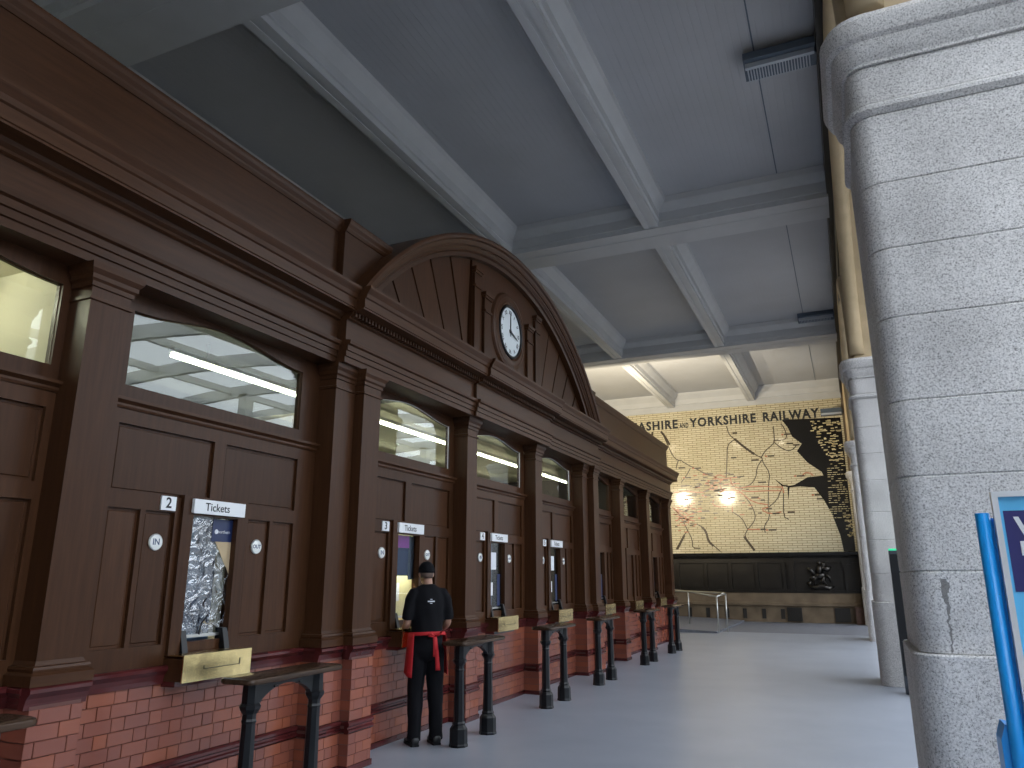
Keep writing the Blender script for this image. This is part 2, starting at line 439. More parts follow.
# ---- ceiling: boarded panels between beams, every beam a part
ceil = tag(G().box(HALL_L, HALL_R, -9, FAR + .4, CEILZ, CEILZ + .15).obj('ceiling', M_CEIL), 'grey boarded ceiling divided by moulded beams', kind='structure')
CROSS = [(-3.95, -3.0), (4.75, 5.7), (13.25, 14.15), (21.75, 22.55)]
for a, b in CROSS:
    pr = [(a, BEAMZ), (b, BEAMZ), (b, BEAMZ + .1), (b + .02, BEAMZ + .11), (b + .02, BEAMZ + .3), (b + .07, BEAMZ + .34), (b + .15, BEAMZ + .44), (b + .17, BEAMZ + .55),
          (a - .17, BEAMZ + .55), (a - .15, BEAMZ + .44), (a - .07, BEAMZ + .34), (a - .02, BEAMZ + .3), (a - .02, BEAMZ + .11), (a, BEAMZ + .1)]
    G().prism(pr, 'x', HALL_L, HALL_R).obj('cross_beam', M_BEAM, ceil)
    G().box(HALL_L, HALL_R, a + .33, a + .36, BEAMZ - .008, BEAMZ).obj('beam_joint_strip', M_BEAM, ceil)
edges = [-9.0] + [q for ab in CROSS for q in ab] + [FAR]
for k in range(0, len(edges), 2):
    y0, y1 = edges[k], edges[k + 1]
    for xc in (-2.9, -6.02, -9.1):
        w = .14
        pr = [(xc - w, BEAMZ + .02), (xc - .03, BEAMZ + .02), (xc - .03, BEAMZ + .035), (xc + .03, BEAMZ + .035), (xc + .03, BEAMZ + .02), (xc + w, BEAMZ + .02), (xc + w, BEAMZ + .12), (xc + w + .03, BEAMZ + .13), (xc + w + .03, BEAMZ + .30), (xc + w + .09, BEAMZ + .36), (xc + w + .17, BEAMZ + .46), (xc + w + .19, BEAMZ + .55),
              (xc - w - .19, BEAMZ + .55), (xc - w - .17, BEAMZ + .46), (xc - w - .09, BEAMZ + .36), (xc - w - .03, BEAMZ + .30), (xc - w - .03, BEAMZ + .13), (xc - w, BEAMZ + .12)]
        G().prism(pr, 'y', y0, y1).obj('longitudinal_beam', M_BEAM, ceil)
    G().box(-.52, -.5, y0 + .2, y1 - .2, CEILZ - .008, CEILZ).obj('ceiling_joint', M_LAMP, ceil)
# plain painted frieze at the head of the far wall
G().prism([(FAR - .02, 8.05), (FAR - .05, 8.07), (FAR - .05, 8.3), (FAR - .1, 8.33), (FAR - .16, 8.5), (FAR - .3, 8.68), (FAR - .32, CEILZ), (FAR, CEILZ), (FAR, 8.05)], 'x', HALL_L, HALL_R).obj('far_cornice', M_BEAM, ceil)

# ---- arcade on the right
PIERS = [(-3.9, -2.85), (4.75, 5.8), (13.4, 14.45), (22.05, 23.1), (28.7, 30.1)]
wr = empty('wall_right', (0.9, 13, 0)); tag(wr, 'cream stone wall of arches above the granite pillars', kind='structure')
for k in range(len(PIERS) - 1):
    y0, y1 = PIERS[k][1] , PIERS[k + 1][0]
    c, a = (y0 + y1) / 2, (y1 - y0) / 2
    n = 28
    lo = []
    for i in range(n + 1):
        t = PI - PI * i / n
        lo.append((c + a * math.cos(t), 5.55 + 2.5 * math.sin(t)))
    ys = [(y0 - .53, 5.2), (y0, 5.2)] + lo + [(y1, 5.2), (y1 + .53, 5.2)]
    prof = ys + [(y1 + .53, 9.0), (y0 - .53, 9.0)]
    at(G().prism(prof, 'x', 0.42, 1.5), 'arch_wall', M_CREAM, wr)
    at(G().tube([(0.46, p[0], p[1] + .02) for p in [(y0 - .02, 5.25)] + lo + [(y1 + .02, 5.25)]], .12, 10), 'arch_roll_moulding', M_CREAM, wr, True)
at(G().box(.28, .45, -9, FAR, 8.25, 9.0), 'shaded_wall_strip', M_BRONZE, wr)  # dark strip standing in for the upper wall face in shade
at(G().tube([(.40, -9, 8.0), (.40, FAR, 8.0)], .035, 8), 'conduit_pipe', M_BRONZE, wr, True)

def rrect(x0, x1, y0, y1, r, n=6):
    out = []
    for cx, cy, a0 in ((x1 - r, y1 - r, 0), (x0 + r, y1 - r, PI / 2), (x0 + r, y0 + r, PI), (x1 - r, y0 + r, 1.5 * PI)):
        for k in range(n + 1):
            t = a0 + PI / 2 * k / n
            out.append((cx + r * math.cos(t), cy + r * math.sin(t)))
    return out
def course(x0, x1, y0, y1, z0, z1, r, j=.008, n=6):
    R = lambda d, z: [(p[0], p[1], z) for p in rrect(x0 + d, x1 - d, y0 + d, y1 - d, r, n)]
    return G().loft([R(j, z0), R(0, z0 + j), R(0, z1 - j), R(j, z1)])
LEV = [1.24, 1.67, 2.19, 2.63, 3.14, 3.58, 4.02, 4.50]
labels = ['granite pillar of the arcade behind the viewer', 'large pale grey granite pillar filling the right edge, nearest the viewer', 'grey granite pillar behind the nearest one, with a dark totem before it', 'slim looking granite pillar farthest down the arcade', 'granite corner respond against the mosaic wall']
for k, (y0, y1) in enumerate(PIERS):
    x0, x1 = .29, 1.62
    p = empty('stone_pillar', ((x0 + x1) / 2, (y0 + y1) / 2, 0))
    tag(p, labels[k], 'pillar', 'granite pillars of the arcade')
    def blk(nm, g, mat=M_GRANITE):
        o = at(g, nm, mat, p); return flat_shade_by_angle(o, 30)
    blk('plinth_block', course(x0 - .03, x1 + .03, y0 - .04, y1 + .04, 0, 1.24, .15))
    for a, b in zip(LEV[:-1], LEV[1:]):
        blk('stone_block', course(x0, x1, y0, y1, a, b, .13))
    blk('core', course(x0 + .012, x1 - .012, y0 + .012, y1 - .012, 1.2, 4.86, .12, .001), M_JOINT)
    blk('neck_roll', course(x0 - .035, x1 + .035, y0 - .035, y1 + .035, 4.50, 4.585, .15, .03))
    blk('frieze_block', course(x0, x1, y0, y1, 4.585, 4.86, .13))
    cap = [(.02, 4.86), (.02, 4.88), (.05, 4.92), (.07, 5.0), (.07, 5.01), (.10, 5.03), (.13, 5.10), (.13, 5.14), (.10, 5.19), (.06, 5.2)]
    blk('impost_moulding', G().loft([[(q[0], q[1], z) for q in rrect(x0 - d, x1 + d, y0 - d, y1 + d, .13 + d, 6)] for d, z in cap]))

# ---- far wall
wf = tag(G().box(HALL_L, 6, FAR, FAR + .4, 0, 9.1).obj('wall_far', M_STONE), 'stone end wall below and around the railway map', kind='structure')

# ---- low ramp beside the office
tag(G().prism([(-6.4, 0), (-3.75, 0), (-3.75, .05), (-6.4, .16)], 'y', 23.2, FAR - .25).obj('floor', M_FARFLOOR), 'low dark ramp at the end of the ticket office', kind='structure')

# ================================================================== CONCOURSE seen in the window reflections
roof = empty('ceiling_concourse', (14, 15, 9)); tag(roof, 'white steel ribs of the glazed concourse roof', kind='structure')
for k in range(-5, 15):
    yc = k * 4.3 + 1.0
    lo = [(x, 8.6 + 1.5 * math.sin(PI * (x - 2) / 28)) for x in [2 + 28 * i / 14 for i in range(15)]]
    at(G().prism(lo + [(x, z + .55) for x, z in reversed(lo)], 'y', yc, yc + .22), 'roof_rib', M_WHITESTEEL, roof)
    if k % 2 == 0:
        at(G().box(1.9, 2.3, yc, yc + .4, 0, 8.7), 'roof_column', M_WHITESTEEL, roof) if k < -1 else None
        at(G().box(17, 17.5, yc, yc + .5, 0, 10.2), 'roof_column', M_WHITESTEEL, roof)
for x in (4, 7.5, 11, 14.5, 18, 22, 26, 30):
    z = 8.6 + 1.5 * math.sin(PI * (x - 2) / 28)
    at(G().box(x, x + .18, -21, 62, z + .2, z + .5), 'roof_purlin', M_WHITESTEEL, roof)
wc = empty('wall_concourse', (32, 15, 0)); tag(wc, 'pale clad building front across the concourse', kind='structure')
at(G().box(32, 33, -25, 62, 0, 8.4), 'cladding', M_CLADDING, wc)
for y0_ in (-26, 62): at(G().box(1.5, 33, y0_, y0_ + .6, 0, 9.0), 'added_end_wall', M_CLADDING, wc)  # unseen end walls, added to shut out low light from the horizon
for k in range(14):
    at(G().box(31.9, 32.0, -20 + k * 5.6, -20 + k * 5.6 + 3.6, .4, 3.6), 'shop_window', M_CONCGLASS, wc)
    at(G().box(31.9, 32.0, -20 + k * 5.6, -20 + k * 5.6 + 3.6, 4.6, 7.2), 'upper_window', M_CONCGLASS, wc)

kq = empty('wall_light_blocker', (10, -9, 0)); tag(kq, 'added dark kiosk block out on the concourse, keeping low light off the pillars', kind='structure')  # unseen block, added to keep low daylight off the lower pillars
at(G().box(3.2, 24, -13, -2.2, 0, 4.5), 'light_blocker_body', M_DARK, kq)
at(G().box(3.0, 24.2, -13.2, -2.0, 4.5, 4.8), 'light_blocker_fascia', M_CLADDING, kq)
for k in range(5): at(G().box(4 + k * 4, 7 + k * 4, -2.2, -2.12, .4, 3.6), 'light_blocker_window', M_CONCGLASS, kq)

# ================================================================== TICKET OFFICE SHELL
OY0, OY1 = 0.45, 20.3
for c0, c1, cm, cl in ((OY0, 3.1, M_PLASTER, 'cream ceiling of the first office room'), (3.1, 7.7, M_DIMGREY, 'second office room ceiling, greyed to make the room look dim'), (7.7, OY1 - .25, M_PLASTER, 'cream office ceiling seen through the farther fanlights')):
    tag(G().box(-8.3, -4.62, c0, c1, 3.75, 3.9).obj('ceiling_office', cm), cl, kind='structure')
for c0, c1, cm, cl in ((OY0, 3.1, M_PLASTER, 'cream back wall of the first office room'), (3.1, 8.2, M_DIMGREY, 'second office room back wall, greyed to make the room look dim'), (8.2, OY1, M_PLASTER, 'cream back wall inside the farther ticket office rooms')):
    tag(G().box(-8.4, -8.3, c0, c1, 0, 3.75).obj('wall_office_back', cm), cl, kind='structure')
tag(G().box(-8.3, -4.6, 3.1, 3.2, 0, 3.75).obj('wall_office_partition', M_PLASTER), 'cream partition inside the office behind the first pilaster', kind='structure')
tag(G().box(-8.3, -4.55, OY1 - .25, OY1 - .1, 0, 3.75).obj('wall_office_end', M_WOOD), 'end wall of the ticket office', kind='structure')
tag(G().box(-8.3, -4.55, OY0 - .1, OY0, 0, 3.75).obj('wall_office_front', M_WOOD), 'near end wall of the ticket office', kind='structure')
tag(G().box(-9.4, -4.55, OY0, OY1, 4.8, 4.9).obj('ceiling_office_roof', M_DARK), 'flat roof of the ticket office behind the parapet', kind='structure')
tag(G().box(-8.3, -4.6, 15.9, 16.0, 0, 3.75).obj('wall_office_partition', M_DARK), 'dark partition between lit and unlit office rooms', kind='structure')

def tube_light(x, y0, y1, z, lab, mt=None):
    t = empty('fluorescent_light', (x, (y0 + y1) / 2, z)); tag(t, lab, 'light', 'office strip lights')
    at(G().box(x - .03, x + .03, y0, y1, z + .03, z + .07), 'housing', M_WHITESTEEL, t)
    at(G().tube([(x, y0, z), (x, y1, z)], .017, 8), 'tube', mt or M_TUBE, t, True)
    for yy in (y0 + .4, y1 - .4): at(G().box(x - .006, x + .006, yy, yy + .012, z + .07, 3.75), 'hanger', M_STEEL, t)
tube_light(-5.3, 4.52, 14.9, 3.53, 'long glowing strip light running behind the fanlights of several bays')
tube_light(-7.2, 4.52, 14.9, 3.53, 'added unseen rear strip light that brightens the main office room')  # second row out of sight, added to brighten the office interior
tube_light(-5.5, 2.0, 2.75, 3.68, 'short strip light in the first office room', M_TUBEHI)
tube_light(-6.7, 2.0, 2.75, 3.68, 'rear strip light in the first office room', M_TUBEHI)

# ---- facade: glazed tile dado as part of the wall
PIL = [(.45, .74, -4.27), (2.98, 3.27, -4.27), (5.53, 5.83, -4.27), (5.84, 6.13, -4.17), (8.24, 8.51, -4.27), (10.51, 10.78, -4.27), (12.75, 13.04, -4.27), (13.08, 13.37, -4.17), (15.17, 15.45, -4.27), (17.45, 17.72, -4.27), (19.82, 20.12, -4.27)]
OPEN = [(.74, 2.98), (3.27, 5.53), (6.13, 8.24), (8.51, 10.51), (10.78, 12.75), (13.37, 15.17), (15.45, 17.45), (17.72, 19.82)]
dado = empty('wall_ticket_office', (-4.6, 10, 0)); tag(dado, 'glazed red tile dado of the ticket office front', kind='structure')
at(G().box(-4.8, XR - .012, OY0, OY1 - .1, 0, 1.04), 'backing', M_GROUT, dado)
tiles = []          # (y-distance key, xface, y0, y1, z0, z1)
def tile_run(xf, y0, y1, z0, z1, rows, seed):
    h = (z1 - z0) / rows
    for r in range(rows):
        y = y0; k = (r + seed) % 2
        while y < y1 - 1e-4:
            w = .195 if k % 2 == 0 else .10
            if r % 2 and abs(y - y0) < 1e-6: w *= .6
            e = min(y1, y + w)
            if y1 - e < .045: e = y1
            tiles.append((xf, y, e, z0 + r * h, z0 + (r + 1) * h)); y = e; k += 1
for k, (a, b) in enumerate(OPEN):
    tile_run(XR, a, b, .41, .92, 6, k); tile_run(XR, a, b, .05, .31, 3, k)
for a, b, xf in PIL:
    at(G().box(-4.6, xf + .018, a - .012, b + .012, 0, 1.0), 'pier_backing', M_GROUT, dado)
    tile_run(xf + .03, a - .02, b + .02, .41, .92, 6, 0); tile_run(xf + .04, a - .03, b + .03, .05, .31, 3, 1)
tiles.sort(key=lambda t: t[1] + (0 if t[3] > .35 else 1.6) + (0 if t[2] > 2.6 else 30))
cache = {}
rest = G()
for n_, (xf, y0, y1, z0, z1) in enumerate(tiles):
    g = .0018
    if n_ < 300:
        key = (round(y1 - y0, 3), round(z1 - z0, 4))
        if key not in cache:
            cache[key] = mesh_of('tile', *(lambda q: (q.v, q.f))(G().chbox(-.014, 0, -key[0] / 2 + g, key[0] / 2 - g, -key[1] / 2 + g, key[1] / 2 - g, .0025)), M_TILE)
        link('tile', cache[key], dado, Vector((xf + random.uniform(-.0015, .0015), (y0 + y1) / 2, (z0 + z1) / 2)) - Vector(dado.location))
    else:
        rest.chbox(xf - .014, xf, y0 + g, y1 - g, z0 + g, z1 - g, .0025)
o = at(rest, 'tile_rest', M_TILE, dado); tag(o, None, kind='stuff')
# side faces of the tiled piers (the returns that look towards the viewer)
for a, b, xf in PIL:
    s = G()
    for r in range(6): s.add([(XR + .001, a - .0205, .41 + r * .085 + .003), (xf + .027, a - .0205, .41 + r * .085 + .003), (xf + .027, a - .0205, .41 + (r + 1) * .085 - .003), (XR + .001, a - .0205, .41 + (r + 1) * .085 - .003)], [(0, 1, 2, 3)])
    for r in range(3): s.add([(XR + .001, a - .0305, .05 + r * .0867 + .003), (xf + .037, a - .0305, .05 + r * .0867 + .003), (xf + .037, a - .0305, .05 + (r + 1) * .0867 - .003), (XR + .001, a - .0305, .05 + (r + 1) * .0867 - .003)], [(0, 1, 2, 3)])
    ob = at(s, 'pier_side_tiles', M_TILE, dado); tag(ob, None, kind='stuff')
def band_prof(x):   # dark rail half way up the dado
    return [(x - .03, .31), (x + .008, .31), (x + .02, .325), (x + .02, .34), (x + .006, .35), (x + .006, .365), (x + .02, .375), (x + .02, .395), (x + .008, .41), (x - .03, .41)]
def top_prof(x):    # oxblood coping under the joinery
    return [(x - .03, .92), (x + .015, .92), (x + .02, .95), (x + .03, .98), (x + .055, 1.01), (x + .055, 1.03), (x + .04, 1.042), (x - .03, 1.042)]
def pier_wrap(prof, a, b, xf, nm):
    # front run plus the return on the near side
    at(G().prism(prof(xf), 'y', a - .045, b + .045), nm, M_DKTILE, dado)
    q = [(a - (px - xf), z) for px, z in prof(xf)]
    at(G().prism(q, 'x', XR, xf - .02), nm, M_DKTILE, dado)
for a, b in OPEN:
    at(G().prism(band_prof(XR), 'y', a, b), 'dado_rail', M_DKTILE, dado)
    at(G().prism(top_prof(XR), 'y', a, b), 'coping', M_DKTILE, dado)
    at(G().box(XR - .02, XR + .012, a, b, 0, .05), 'skirting', M_DKTILE, dado)
for a, b, xf in PIL:
    pier_wrap(lambda x: band_prof(x), a, b, xf + .03, 'dado_rail')
    pier_wrap(lambda x: top_prof(x), a, b, xf + .0, 'coping')
    at(G().box(XR, xf + .05, a - .04, b + .04, 0, .05), 'skirting', M_DKTILE, dado)

# ---- pilasters
pl_lab = ['mahogany pilaster at the near end of the ticket office front', 'broad mahogany pilaster between the first bay and ticket window 2', 'rear one of the paired pilasters right of ticket window 2', 'front one of the paired pilasters left of ticket window 3', 'mahogany pilaster just right of the man, at the left edge of the clock panel', 'mahogany pilaster below the right edge of the clock panel', 'near one of the paired pilasters right of ticket window 5', 'far one of the paired pilasters right of ticket window 5', 'slim looking pilaster between the two unnumbered bays', 'pilaster between the shuttered bay and the dark blind bay', 'end pilaster of the ticket office nearest the mosaic']
for (a, b, xf), lab in zip(PIL, pl_lab):
    p = empty('wooden_pilaster', (xf - .1, (a + b) / 2, 1.04)); tag(p, lab, 'pilaster', 'mahogany pilasters of the ticket office')
    at(G().box(-4.56, xf, a, b, 1.17, 3.46), 'shaft', M_WOOD, p)
    def ring(rows, nm):
        at(G().loft([[(XR + .002, a - d, z), (xf + d, a - d, z), (xf + d, b + d, z), (XR + .002, b + d, z)] for d, z in rows]), nm, M_WOODH, p)
    ring([(.05, 1.042), (.05, 1.10), (.045, 1.105), (.03, 1.115), (.035, 1.13), (.03, 1.145), (.012, 1.15), (.0, 1.175)], 'base')
    ring([(.002, 3.36), (.014, 3.365), (.014, 3.385), (.002, 3.39)], 'astragal')
    ring([(.0, 3.45), (.012, 3.455), (.012, 3.485), (.028, 3.50), (.028, 3.53), (.05, 3.56), (.055, 3.60)], 'capital')

# ---- bays
def bay(idx, L, R, pl, pr, lab, kind):
    c = (pl + pr) / 2
    B = empty('ticket_bay', (XR, c, 1.04)); tag(B, lab, 'ticket window', 'bays of the ticket office front')
    tw = .37                       # half width of the ticket window zone
    fr = G()
    bx = lambda x0, x1, y0, y1, z0, z1: fr.box(x0, x1, y0, y1, z0, z1)
    bk = XR - .06
    bx(bk, XR, L, pl, 1.042, 2.76); bx(bk, XR, pr, R, 1.042, 2.76)              # outer stiles
    bx(bk, XR, pl, pr, 1.042, 1.18); bx(bk, XR, pl, pr, 2.09, 2.20); bx(bk, XR, pl, pr, 2.66, 2.76)   # rails
    bx(bk, XR, c - .06, c + .06, 2.20, 2.66)                                       # upper muntin
    bx(bk, XR, c - tw, c - tw + .07, 1.18, 2.09); bx(bk, XR, c + tw - .07, c + tw, 1.18, 2.09)
    for s in (-1, 1):
        e = pl if s < 0 else pr
        mid = (e + (c + s * tw)) / 2
        bx(bk, XR, mid - .02, mid + .02, 1.18, 2.09)
    at(fr, 'panel_frame', M_WOOD, B)
    def panel(y0, y1, z0, z1, xf=XR - .022):
        at(G().box(bk - .02, xf - .006, y0 - .005, y1 + .005, z0 - .005, z1 + .005).chbox(xf - .012, xf, y0 + .018, y1 - .018, z0 + .018, z1 - .018, .007), 'panel', M_WOOD, B)
    panel(pl, c - .06, 2.20, 2.66); panel(c + .06, pr, 2.20, 2.66)
    for s in (-1, 1):
        e = pl if s < 0 else pr
        mid = (e + (c + s * tw)) / 2
        for q in ((e, mid - s * -.0 - s * .0), (mid, c + s * tw)):
            y0, y1 = sorted(q)
            y0 += .02 if abs(y0 - mid) < 1e-6 else 0; y1 -= .02 if abs(y1 - mid) < 1e-6 else 0
            panel(y0, y1, 1.18, 2.09)
    # transom moulding under the fanlight
    at(G().prism([(XR - .06, 2.76), (XR + .01, 2.76), (XR + .02, 2.775), (XR + .02, 2.79), (XR + .05, 2.81), (XR + .05, 2.83), (XR - .06, 2.84)], 'y', L, R), 'transom', M_WOODH, B)
    # fanlight with ogee head
    gl, gr = pl + .01, pr - .01
    f = empty('fanlight', (0, 0, 0)); f.parent = B
    zt = lambda y: 3.47 + .10 * (1 + math.cos(PI * (y - c) / ((gr - gl) / 2))) / 2
    fg = G()
    fx0, fx1 = XR - .07, XR - .005
    fg.box(fx0, fx1, L, gl, 2.84, 3.60); fg.box(fx0, fx1, gr, R, 2.84, 3.60); fg.box(fx0, fx1, gl, gr, 2.84, 2.93)
    n = 24; ys = [gl + (gr - gl) * i / n for i in range(n + 1)]
    fg.prism([(y, zt(y)) for y in ys] + [(gr, 3.60), (gl, 3.60)], 'x', fx0, fx1)
    at(fg, 'fanlight_frame', M_WOOD, f)
    at(G().prism([(y, zt(y) + .004) for y in ys] + [(gr + .004, 2.926), (gl - .004, 2.926)], 'x', XR - .045, XR - .039), 'pane', M_GLASS, f)
    bead = [(XR - .03, gl, 2.93)] + [(XR - .03, y, zt(y)) for y in ys] + [(XR - .03, gr, 2.93), (XR - .03, gl, 2.93)]
    at(G().tube(bead, .006, 5), 'glazing_bead', M_ALU if kind in ('plain', 'clerk', 'open', 'posters') and idx < 5 else M_WOOD, f)
    # ticket window
    if kind != 'blank':
        w = empty('ticket_window', (0, 0, 0)); w.parent = B
        y0, y1 = c - .225, c + .225
        wf_ = G()
        wf_.box(bk, XR + .03, c - tw + .045, y0, 1.10, 2.22).box(bk, XR + .03, y1, c + tw - .045, 1.10, 2.22).box(bk, XR + .03, y0, y1, 2.08, 2.22)
        at(wf_, 'window_frame', M_WOOD, w)
        if kind == 'shutter':
            at(G().chbox(bk, XR - .01, y0, y1, 1.12, 2.08, .01), 'shutter_panel', M_WOOD, w)
        else:
            gm = M_FILM if kind == 'film' else M_TGLASS
            at(G().box(XR - .03, XR - .024, y0, y1, 1.22, 2.08), 'pane', gm, w)
            at(G().box(XR - .035, XR - .01, y0, y1, 1.205, 1.225), 'pane_rail', M_STEEL, w)
            for s in (-1, 1):
                e = y0 if s < 0 else y1
                at(G().prism([(XR - .05, 1.11), (XR + .06, 1.11), (XR + .02, 1.26), (XR - .05, 1.26)], 'y', *sorted((e, e - s * .05))), 'speech_hood_cheek', M_IRON, w)
            if kind == 'film':
                at(G().box(bk - .12, bk - .11, y0, y1, 1.10, 2.08), 'blind', M_STEELBLUE, w)
                at(G().box(XR - .022, XR - .020, c + .02, y1, 1.90, 2.07), 'card', M_NAVY, w)
                at(G().lathe([(.018, XR - .0195), (.018, XR - .018)], n=14, axis='x', c3=(c + .06, 1.975)), 'card_logo', M_PAPER, w)
                text_obj('card_lettering', 'northern', .035, M_PAPER, w, Vector((XR - .019, c + .14, 1.975)) - world_off(w), (0, 1, 0), (0, 0, 1), depth=.0004)
                at(G().prism([(c + .06, 1.90), (y1, 1.90), (y1, 1.66)], 'x', XR - .022, XR - .0205), 'card_corner', M_CREAM, w)
                at(G().tube([(XR - .015, c - .02, 1.22), (XR + .0, c - .02, 1.30), (XR + .01, c + .03, 1.36)], .006, 6), 'microphone_stalk', M_IRON, w)
            elif kind == 'posters':
                at(G().box(bk - .12, bk - .11, y0, y1, 1.10, 2.08), 'blind', M_STEELBLUE, w)
                at(G().box(XR - .022, XR - .020, c - .17, c + .04, 1.72, 1.95), 'notice', M_PAPER, w)
                at(G().box(XR - .022, XR - .020, c - .16, c - .06, 1.38, 1.55), 'notice', M_PAPER, w)
                at(G().box(XR - .022, XR - .020, c + .08, c + .17, 1.24, 1.66), 'leaflet_strip', M_NAVY, w)
            elif kind == 'dark':
                at(G().box(bk - .02, bk - .01, y0, y1, 1.10, 2.08), 'blind', M_NAVY, w)
            elif kind == 'clerk':
                at(G().box(XR - .05, XR - .045, y0, c + .12, 1.94, 2.075), 'header_card', MATS['magenta_card'], w)
                at(G().box(XR - .052, XR - .047, c + .12, y1, 1.60, 2.075), 'dark_card', M_DARK, w)
                at(G().box(XR - .06, XR - .055, y0, y1, 1.64, 1.94), 'dark_screen', M_NAVY, w)
                at(G().box(bk - .34, bk - .33, y0 - .5, y1 + .9, 1.00, 2.2), 'cream_panel', MATS['lit_panel'], w)
                at(G().box(bk - .30, bk - .295, c + .24, c + .44, 1.36, 1.56), 'notice', M_PAPER, w)
                at(G().tube([(bk - .12, y0 - .1, 1.80), (bk - .12, y1 + .5, 1.80)], .012, 8), 'added_panel_light', M_TUBEHI, w, True)  # hidden tube, added to brighten the yellow panel behind the pane
        # counter tray
        t = empty('counter_tray', (0, 0, 0)); t.parent = B
        at(G().box(XR - .02, -4.275, c - .33, c + .31, .935, 1.085).box(XR - .06, -4.29, c - .30, c + .28, 1.085, 1.105), 'tray_box', M_WOOD, t)
        dull = kind in ('shutter', 'dark')
        bf = G().box(-4.275, -4.262, c - .335, c + .315, .93, 1.11)
        bf.box(-4.40, -4.275, c - .335, c + .315, 1.102, 1.11)
        at(bf, 'brass_front', M_BRASS, t)
        at(G().box(-4.262, -4.259, c - .15, c + .20, 1.005, 1.010).box(-4.262, -4.259, c + .195, c + .20, 1.01, 1.05).box(-4.262, -4.259, c - .15, c - .145, 1.005, 1.03), 'slot_line', M_BRONZE, t)
        at(G().box(XR, -4.33, c - .33, c + .31, .90, .935), 'tray_sill', M_DKTILE, t)
    return c

plain('magenta_card', (0.45, 0.04, 0.35), rough=0.5)
plain('lit_panel', (0.80, 0.72, 0.36), rough=0.6)
KINDS = ['blank', 'film', 'clerk', 'posters', 'posters', 'posters', 'shutter', 'dark']
BL = ['nearest bay, cut by the left edge, with a bright cream fanlight', 'bay of ticket window 2 with a reflecting fanlight and wrinkled film pane', 'bay of ticket window 3 where the man in the red apron stands', 'bay of ticket window 4 under the clock, papers taped in its pane', 'bay of ticket window 5 with a tall blue blind and brass tray', 'unnumbered bay with papers in its narrow window, right of window 5', 'bay whose ticket window is closed by a wooden shutter', 'last bay with a dark navy blind, nearest the mosaic']
BC = []
for i, (L, R) in enumerate(OPEN):
    mg = (.18, .05) if i == 0 else ((.18, .24) if i == 1 else (.10, .10))
    BC.append(bay(i, L, R, L + mg[0], R - mg[1], BL[i], KINDS[i]))

# ---- signs on the bays
WHERE = {1: 'the wrinkled film pane nearest the viewer', 2: 'the lit window where the man stands', 3: 'the papered window below the clock', 4: 'the narrow blue window right of the clock'}
for i, num in ((1, '2'), (2, '3'), (3, '4'), (4, '5')):
    c = BC[i]; xs = XR + .03
    s = empty('tickets_sign', (xs, c, 2.09)); tag(s, 'white sign reading Tickets above ' + WHERE[i], 'sign', 'Tickets signs')
    at(G().box(xs, xs + .025, c - .25, c + .27, 2.095, 2.20), 'plate', M_WHITEPL, s)
    text_obj('lettering', 'Tickets', .085, M_INK, s, Vector((xs + .026, c - .02, 2.145)) - world_off(s), (0, 1, 0), (0, 0, 1), depth=.0006, bold=.0006)
    n = empty('number_sign', (XR, c - .43, 2.10)); tag(n, 'small white plate numbered ' + num + ' beside ' + WHERE[i], 'sign', 'window number plates')
    at(G().box(XR, XR + .012, c - .51, c - .38, 2.10, 2.20), 'plate', M_WHITEPL, n)
    text_obj('lettering', num, .105, M_INK, n, Vector((XR + .0125, c - .445, 2.15)) - world_off(n), (0, 1, 0), (0, 0, 1), depth=.0006, bold=.002)
    for word, dy, nm in (('IN', -.5, 'left'), ('OUT', .5, 'right')):
        yy = c + dy if i == 1 else c + dy * .94
        e = empty('enamel_roundel', (XR - .015, yy, 1.83)); tag(e, 'oval white enamel plate reading ' + word + ' beside ' + WHERE[i], 'sign', 'IN and OUT enamel plates')
        at(G().lathe([(.058, XR - .02), (.058, XR - .012), (.052, XR - .008), (.050, XR - .006)], n=24, axis='x', c3=(yy, 1.875)), 'disc', M_ENAMEL, e, True)
        at(G().tube([(XR - .009, yy + .053 * math.cos(t), 1.875 + .053 * math.sin(t)) for t in [2 * PI * k / 24 for k in range(25)]], .0035, 5), 'rim', M_STEEL, e)
        text_obj('lettering', word, .06 if word == 'IN' else .042, M_BLUEINK, e, Vector((XR - .0055, yy, 1.875)) - world_off(e), (0, 1, 0), (0, 0, 1), depth=.0005, bold=.0012)

# ---- entablature
def entab(parent, xf, y0, y1, dent=False):
    x = xf
    at(G().prism([(-4.6, 3.60), (x, 3.60), (x, 3.655), (x + .015, 3.66), (x + .015, 3.71), (x + .03, 3.715), (x + .03, 3.765), (x + .055, 3.775), (x + .06, 3.80), (x + .06, 3.81), (x, 3.82), (-4.6, 3.82)], 'y', y0, y1), 'architrave', M_WOODH, parent)
    at(G().box(-4.6, x, y0, y1, 3.82, 4.02), 'frieze', M_WOODH, parent)
    at(G().prism([(-4.6, 4.02), (x + .01, 4.02), (x + .03, 4.03), (x + .03, 4.05), (x + .06, 4.07), (x + .07, 4.095), (x + .19, 4.10), (x + .19, 4.115), (x + .20, 4.12), (x + .20, 4.205), (x + .215, 4.215), (x + .225, 4.25), (x + .255, 4.29), (x + .26, 4.30), (x + .26, 4.325), (-4.6, 4.345)], 'y', y0, y1), 'cornice', M_WOODH, parent)
    if dent:
        d = G(); y = y0 + .02
        while y < y1 - .03: d.box(x + .03, x + .085, y, y + .028, 4.045, 4.092); y += .055
        ob = at(d, 'dentil_course', M_WOODH, parent); tag(ob, None, kind='stuff')
